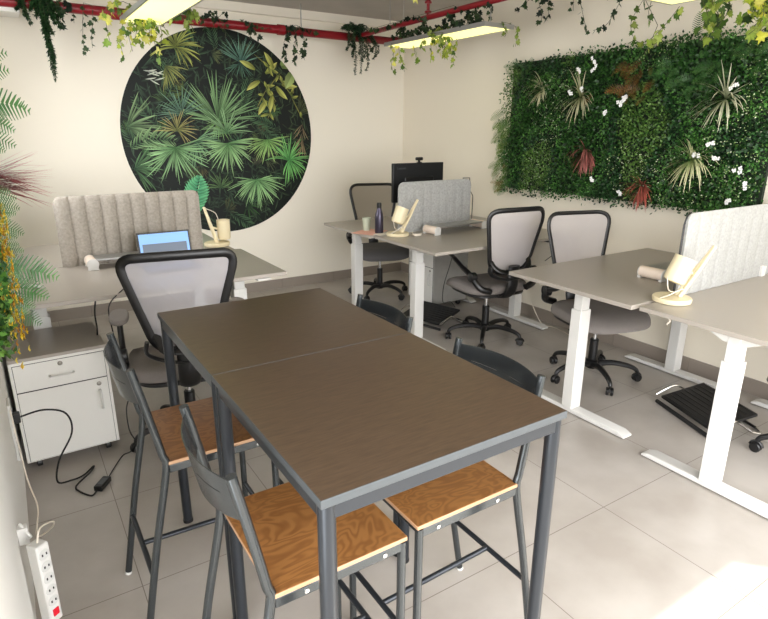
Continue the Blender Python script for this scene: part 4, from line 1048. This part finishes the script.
cable('black lead arching from the wall plug to the floor before the cabinet', [(-.11, 2.72, .41), (-.02, 2.74, .41), (.06, 2.74, .37), (.07, 2.74, .27), (.0, 2.75, .14), (-.02, 2.76, .03), (.04, 2.78, .008), (.09, 2.80, .006), (.14, 2.86, .006), (.12, 2.80, .012), (.05, 2.72, .006), (.06, 2.66, .006), (.10, 2.60, .006), (.125, 2.62, .012)], MT['rubber'], .0042)
ad = thing('power_adapter', 'small black laptop power adapter lying on the floor tiles', 'adapter', (.155, 2.66, 0), .95)
box(-.045, .045, -.02, .02, .001, .028).build('adapter_body', MT['blackm'], ad, bevel=.005)
box(-.025, .025, -.0135, .0135, .0281, .0286).build('label_sticker', MT['logo'], ad)
cable('thin black lead from the adapter up past the cabinet to the left desk', [(.185, 2.70, .014), (.23, 2.80, .006), (.28, 2.88, .01), (.32, 2.90, .01), (.35, 2.90, .05), (.325, 2.88, .14), (.33, 2.92, .24), (.36, 2.95, .32), (.34, 2.98, .45), (.33, 3.02, .62), (.33, 3.04, .75), (.40, 3.10, .804), (.46, 3.2, .805)], MT['rubber'])
cable('short black lead hanging under the left desk edge by its leg', [(.28, 3.10, .775), (.27, 3.12, .70), (.27, 3.13, .60), (.25, 3.14, .5)], MT['rubber'], .004)
cable('white lead along the floor near the rear foot of the middle desk', [(3.62, 3.3, .2), (3.66, 3.2, .02), (3.70, 3.1, .006), (3.68, 2.98, .006), (3.66, 2.88, .006), (3.70, 2.8, .02), (3.74, 2.78, .12)], MT['cableW'])
cable('white lead looping on the wall under the right desk', [(3.765, 2.46, .42), (3.76, 2.35, .50), (3.76, 2.25, .58), (3.75, 2.12, .66), (3.74, 2.1, .73)], MT['cableW'])
cable('second white lead sagging along the wall under the right desk', [(3.765, 2.55, .36), (3.76, 2.40, .42), (3.76, 2.2, .52), (3.75, 2.06, .68), (3.74, 2.03, .74)], MT['cableW'])
cable('black lead hanging from the middle desk end toward the wall', [(3.70, 3.06, .775), (3.71, 3.1, .70), (3.72, 3.18, .62), (3.73, 3.28, .54)], MT['rubber'], .003)
cable('white lead dangling below the right desk edge under the cream lamp', [(2.60, 1.50, .77), (2.61, 1.50, .74), (2.62, 1.49, .71), (2.615, 1.50, .69)], MT['cableW'], .005)
cable('thin black lead from the middle desk down past the swivel chair seat', [(2.56, 3.08, .775), (2.56, 3.12, .66), (2.58, 3.2, .5), (2.66, 3.3, .34), (2.80, 3.38, .3), (2.95, 3.5, .2)], MT['rubber'], .0028)

# ------------------------------------------------------------------ groups
GRP = {'bar_stool': 'bar stools around the joined bar tables', 'bar_table': 'bar tables joined into one long table', 'standing_desk': 'standing desks in three pairs',
       'office_chair': 'mesh swivel chairs at the desks', 'desk_lamp': 'cream desk lamps', 'monitor_riser': 'riser shelves on the desks', 'desk_screen': 'felt screens between the desks',
       'ceiling_light': 'hanging light panels', 'hanging_ivy': 'ivy hanging from pipes and lights', 'hanging_fern': 'ferns hanging from the red pipe', 'drawer_cabinet': 'pedestal cabinets', 'footrest': 'footrests under the desks', 'vertical_garden': 'plant walls'}
for o in scene.objects:
    if o.parent is None and 'category' in o.keys():
        k = o.name.split('.')[0]
        if k in GRP: o['group'] = GRP[k]

# ------------------------------------------------------------------ camera
cam = bpy.data.cameras.new('camera'); co = bpy.data.objects.new('camera', cam); COL.objects.link(co)
cam.sensor_width = 36; cam.lens = 27.0; cam.clip_start = .02
yw, p, r = math.radians(32.77), math.radians(17.41), math.radians(.254)
F = Vector((math.sin(yw)*math.cos(p), math.cos(yw)*math.cos(p), -math.sin(p))); rt = Vector((math.cos(yw), -math.sin(yw), 0)); up = rt.cross(F)
rt2 = math.cos(r)*rt+math.sin(r)*up; up2 = -math.sin(r)*rt+math.cos(r)*up
co.matrix_world = Matrix.Translation((0, 0, 1.6)) @ Matrix((rt2, up2, -F)).transposed().to_4x4()
scene.camera = co

# ------------------------------------------------------------------ light
W = bpy.data.worlds.new('world'); scene.world = W; W.use_nodes = True
bg = W.node_tree.nodes['Background']; bg.inputs[0].default_value = (.97, .97, .98, 1); bg.inputs[1].default_value = 3.9
S = bpy.data.lights.new('sun', 'SUN'); S.energy = 3.6; S.angle = .009; S.color = (1, .93, .82)
so_ = bpy.data.objects.new('sun', S); COL.objects.link(so_)
sd = Vector((2.19-(WX1-.03), .83-(YF-.03), -(WZ1-.03))); so_.rotation_euler = sd.to_track_quat('-Z', 'Y').to_euler(); so_.location = (5, -5, 6)
P = bpy.data.lights.new('window_portal', 'AREA'); P.shape = 'RECTANGLE'; P.size = WX1-WX0; P.size_y = WZ1-WZ0; P.cycles.is_portal = True
po = bpy.data.objects.new('window_portal', P); COL.objects.link(po); po.location = ((WX0+WX1)/2, YF-.055, (WZ0+WZ1)/2); po.rotation_euler = (PI/2, 0, 0)

P2 = bpy.data.lights.new('side_window_portal', 'AREA'); P2.shape = 'RECTANGLE'; P2.size = SY1-SY0; P2.size_y = SZ1-SZ0; P2.cycles.is_portal = True
po = bpy.data.objects.new('side_window_portal', P2); COL.objects.link(po); po.location = (XL-.12, (SY0+SY1)/2, (SZ0+SZ1)/2); po.rotation_euler = (PI/2, 0, -PI/2)
P3 = bpy.data.lights.new('added_window_portal', 'AREA'); P3.shape = 'RECTANGLE'; P3.size = TY1-TY0; P3.size_y = TZ1-TZ0; P3.cycles.is_portal = True  # portal for the window added to fill the far end with daylight
po = bpy.data.objects.new('added_window_portal', P3); COL.objects.link(po); po.location = (XL-.12, (TY0+TY1)/2, (TZ0+TZ1)/2); po.rotation_euler = (PI/2, 0, -PI/2)
vs = scene.view_settings; scene.display_settings.display_device = 'sRGB'
vs.view_transform = 'Standard'; vs.look = 'None'; vs.exposure = 1.32; vs.gamma = 1.; vs.use_curve_mapping = False
scene.cycles.use_denoising = True
scene.cycles.max_bounces = 8; scene.cycles.diffuse_bounces = 5; scene.cycles.transparent_max_bounces = 12
scene.cycles.sample_clamp_indirect = 6
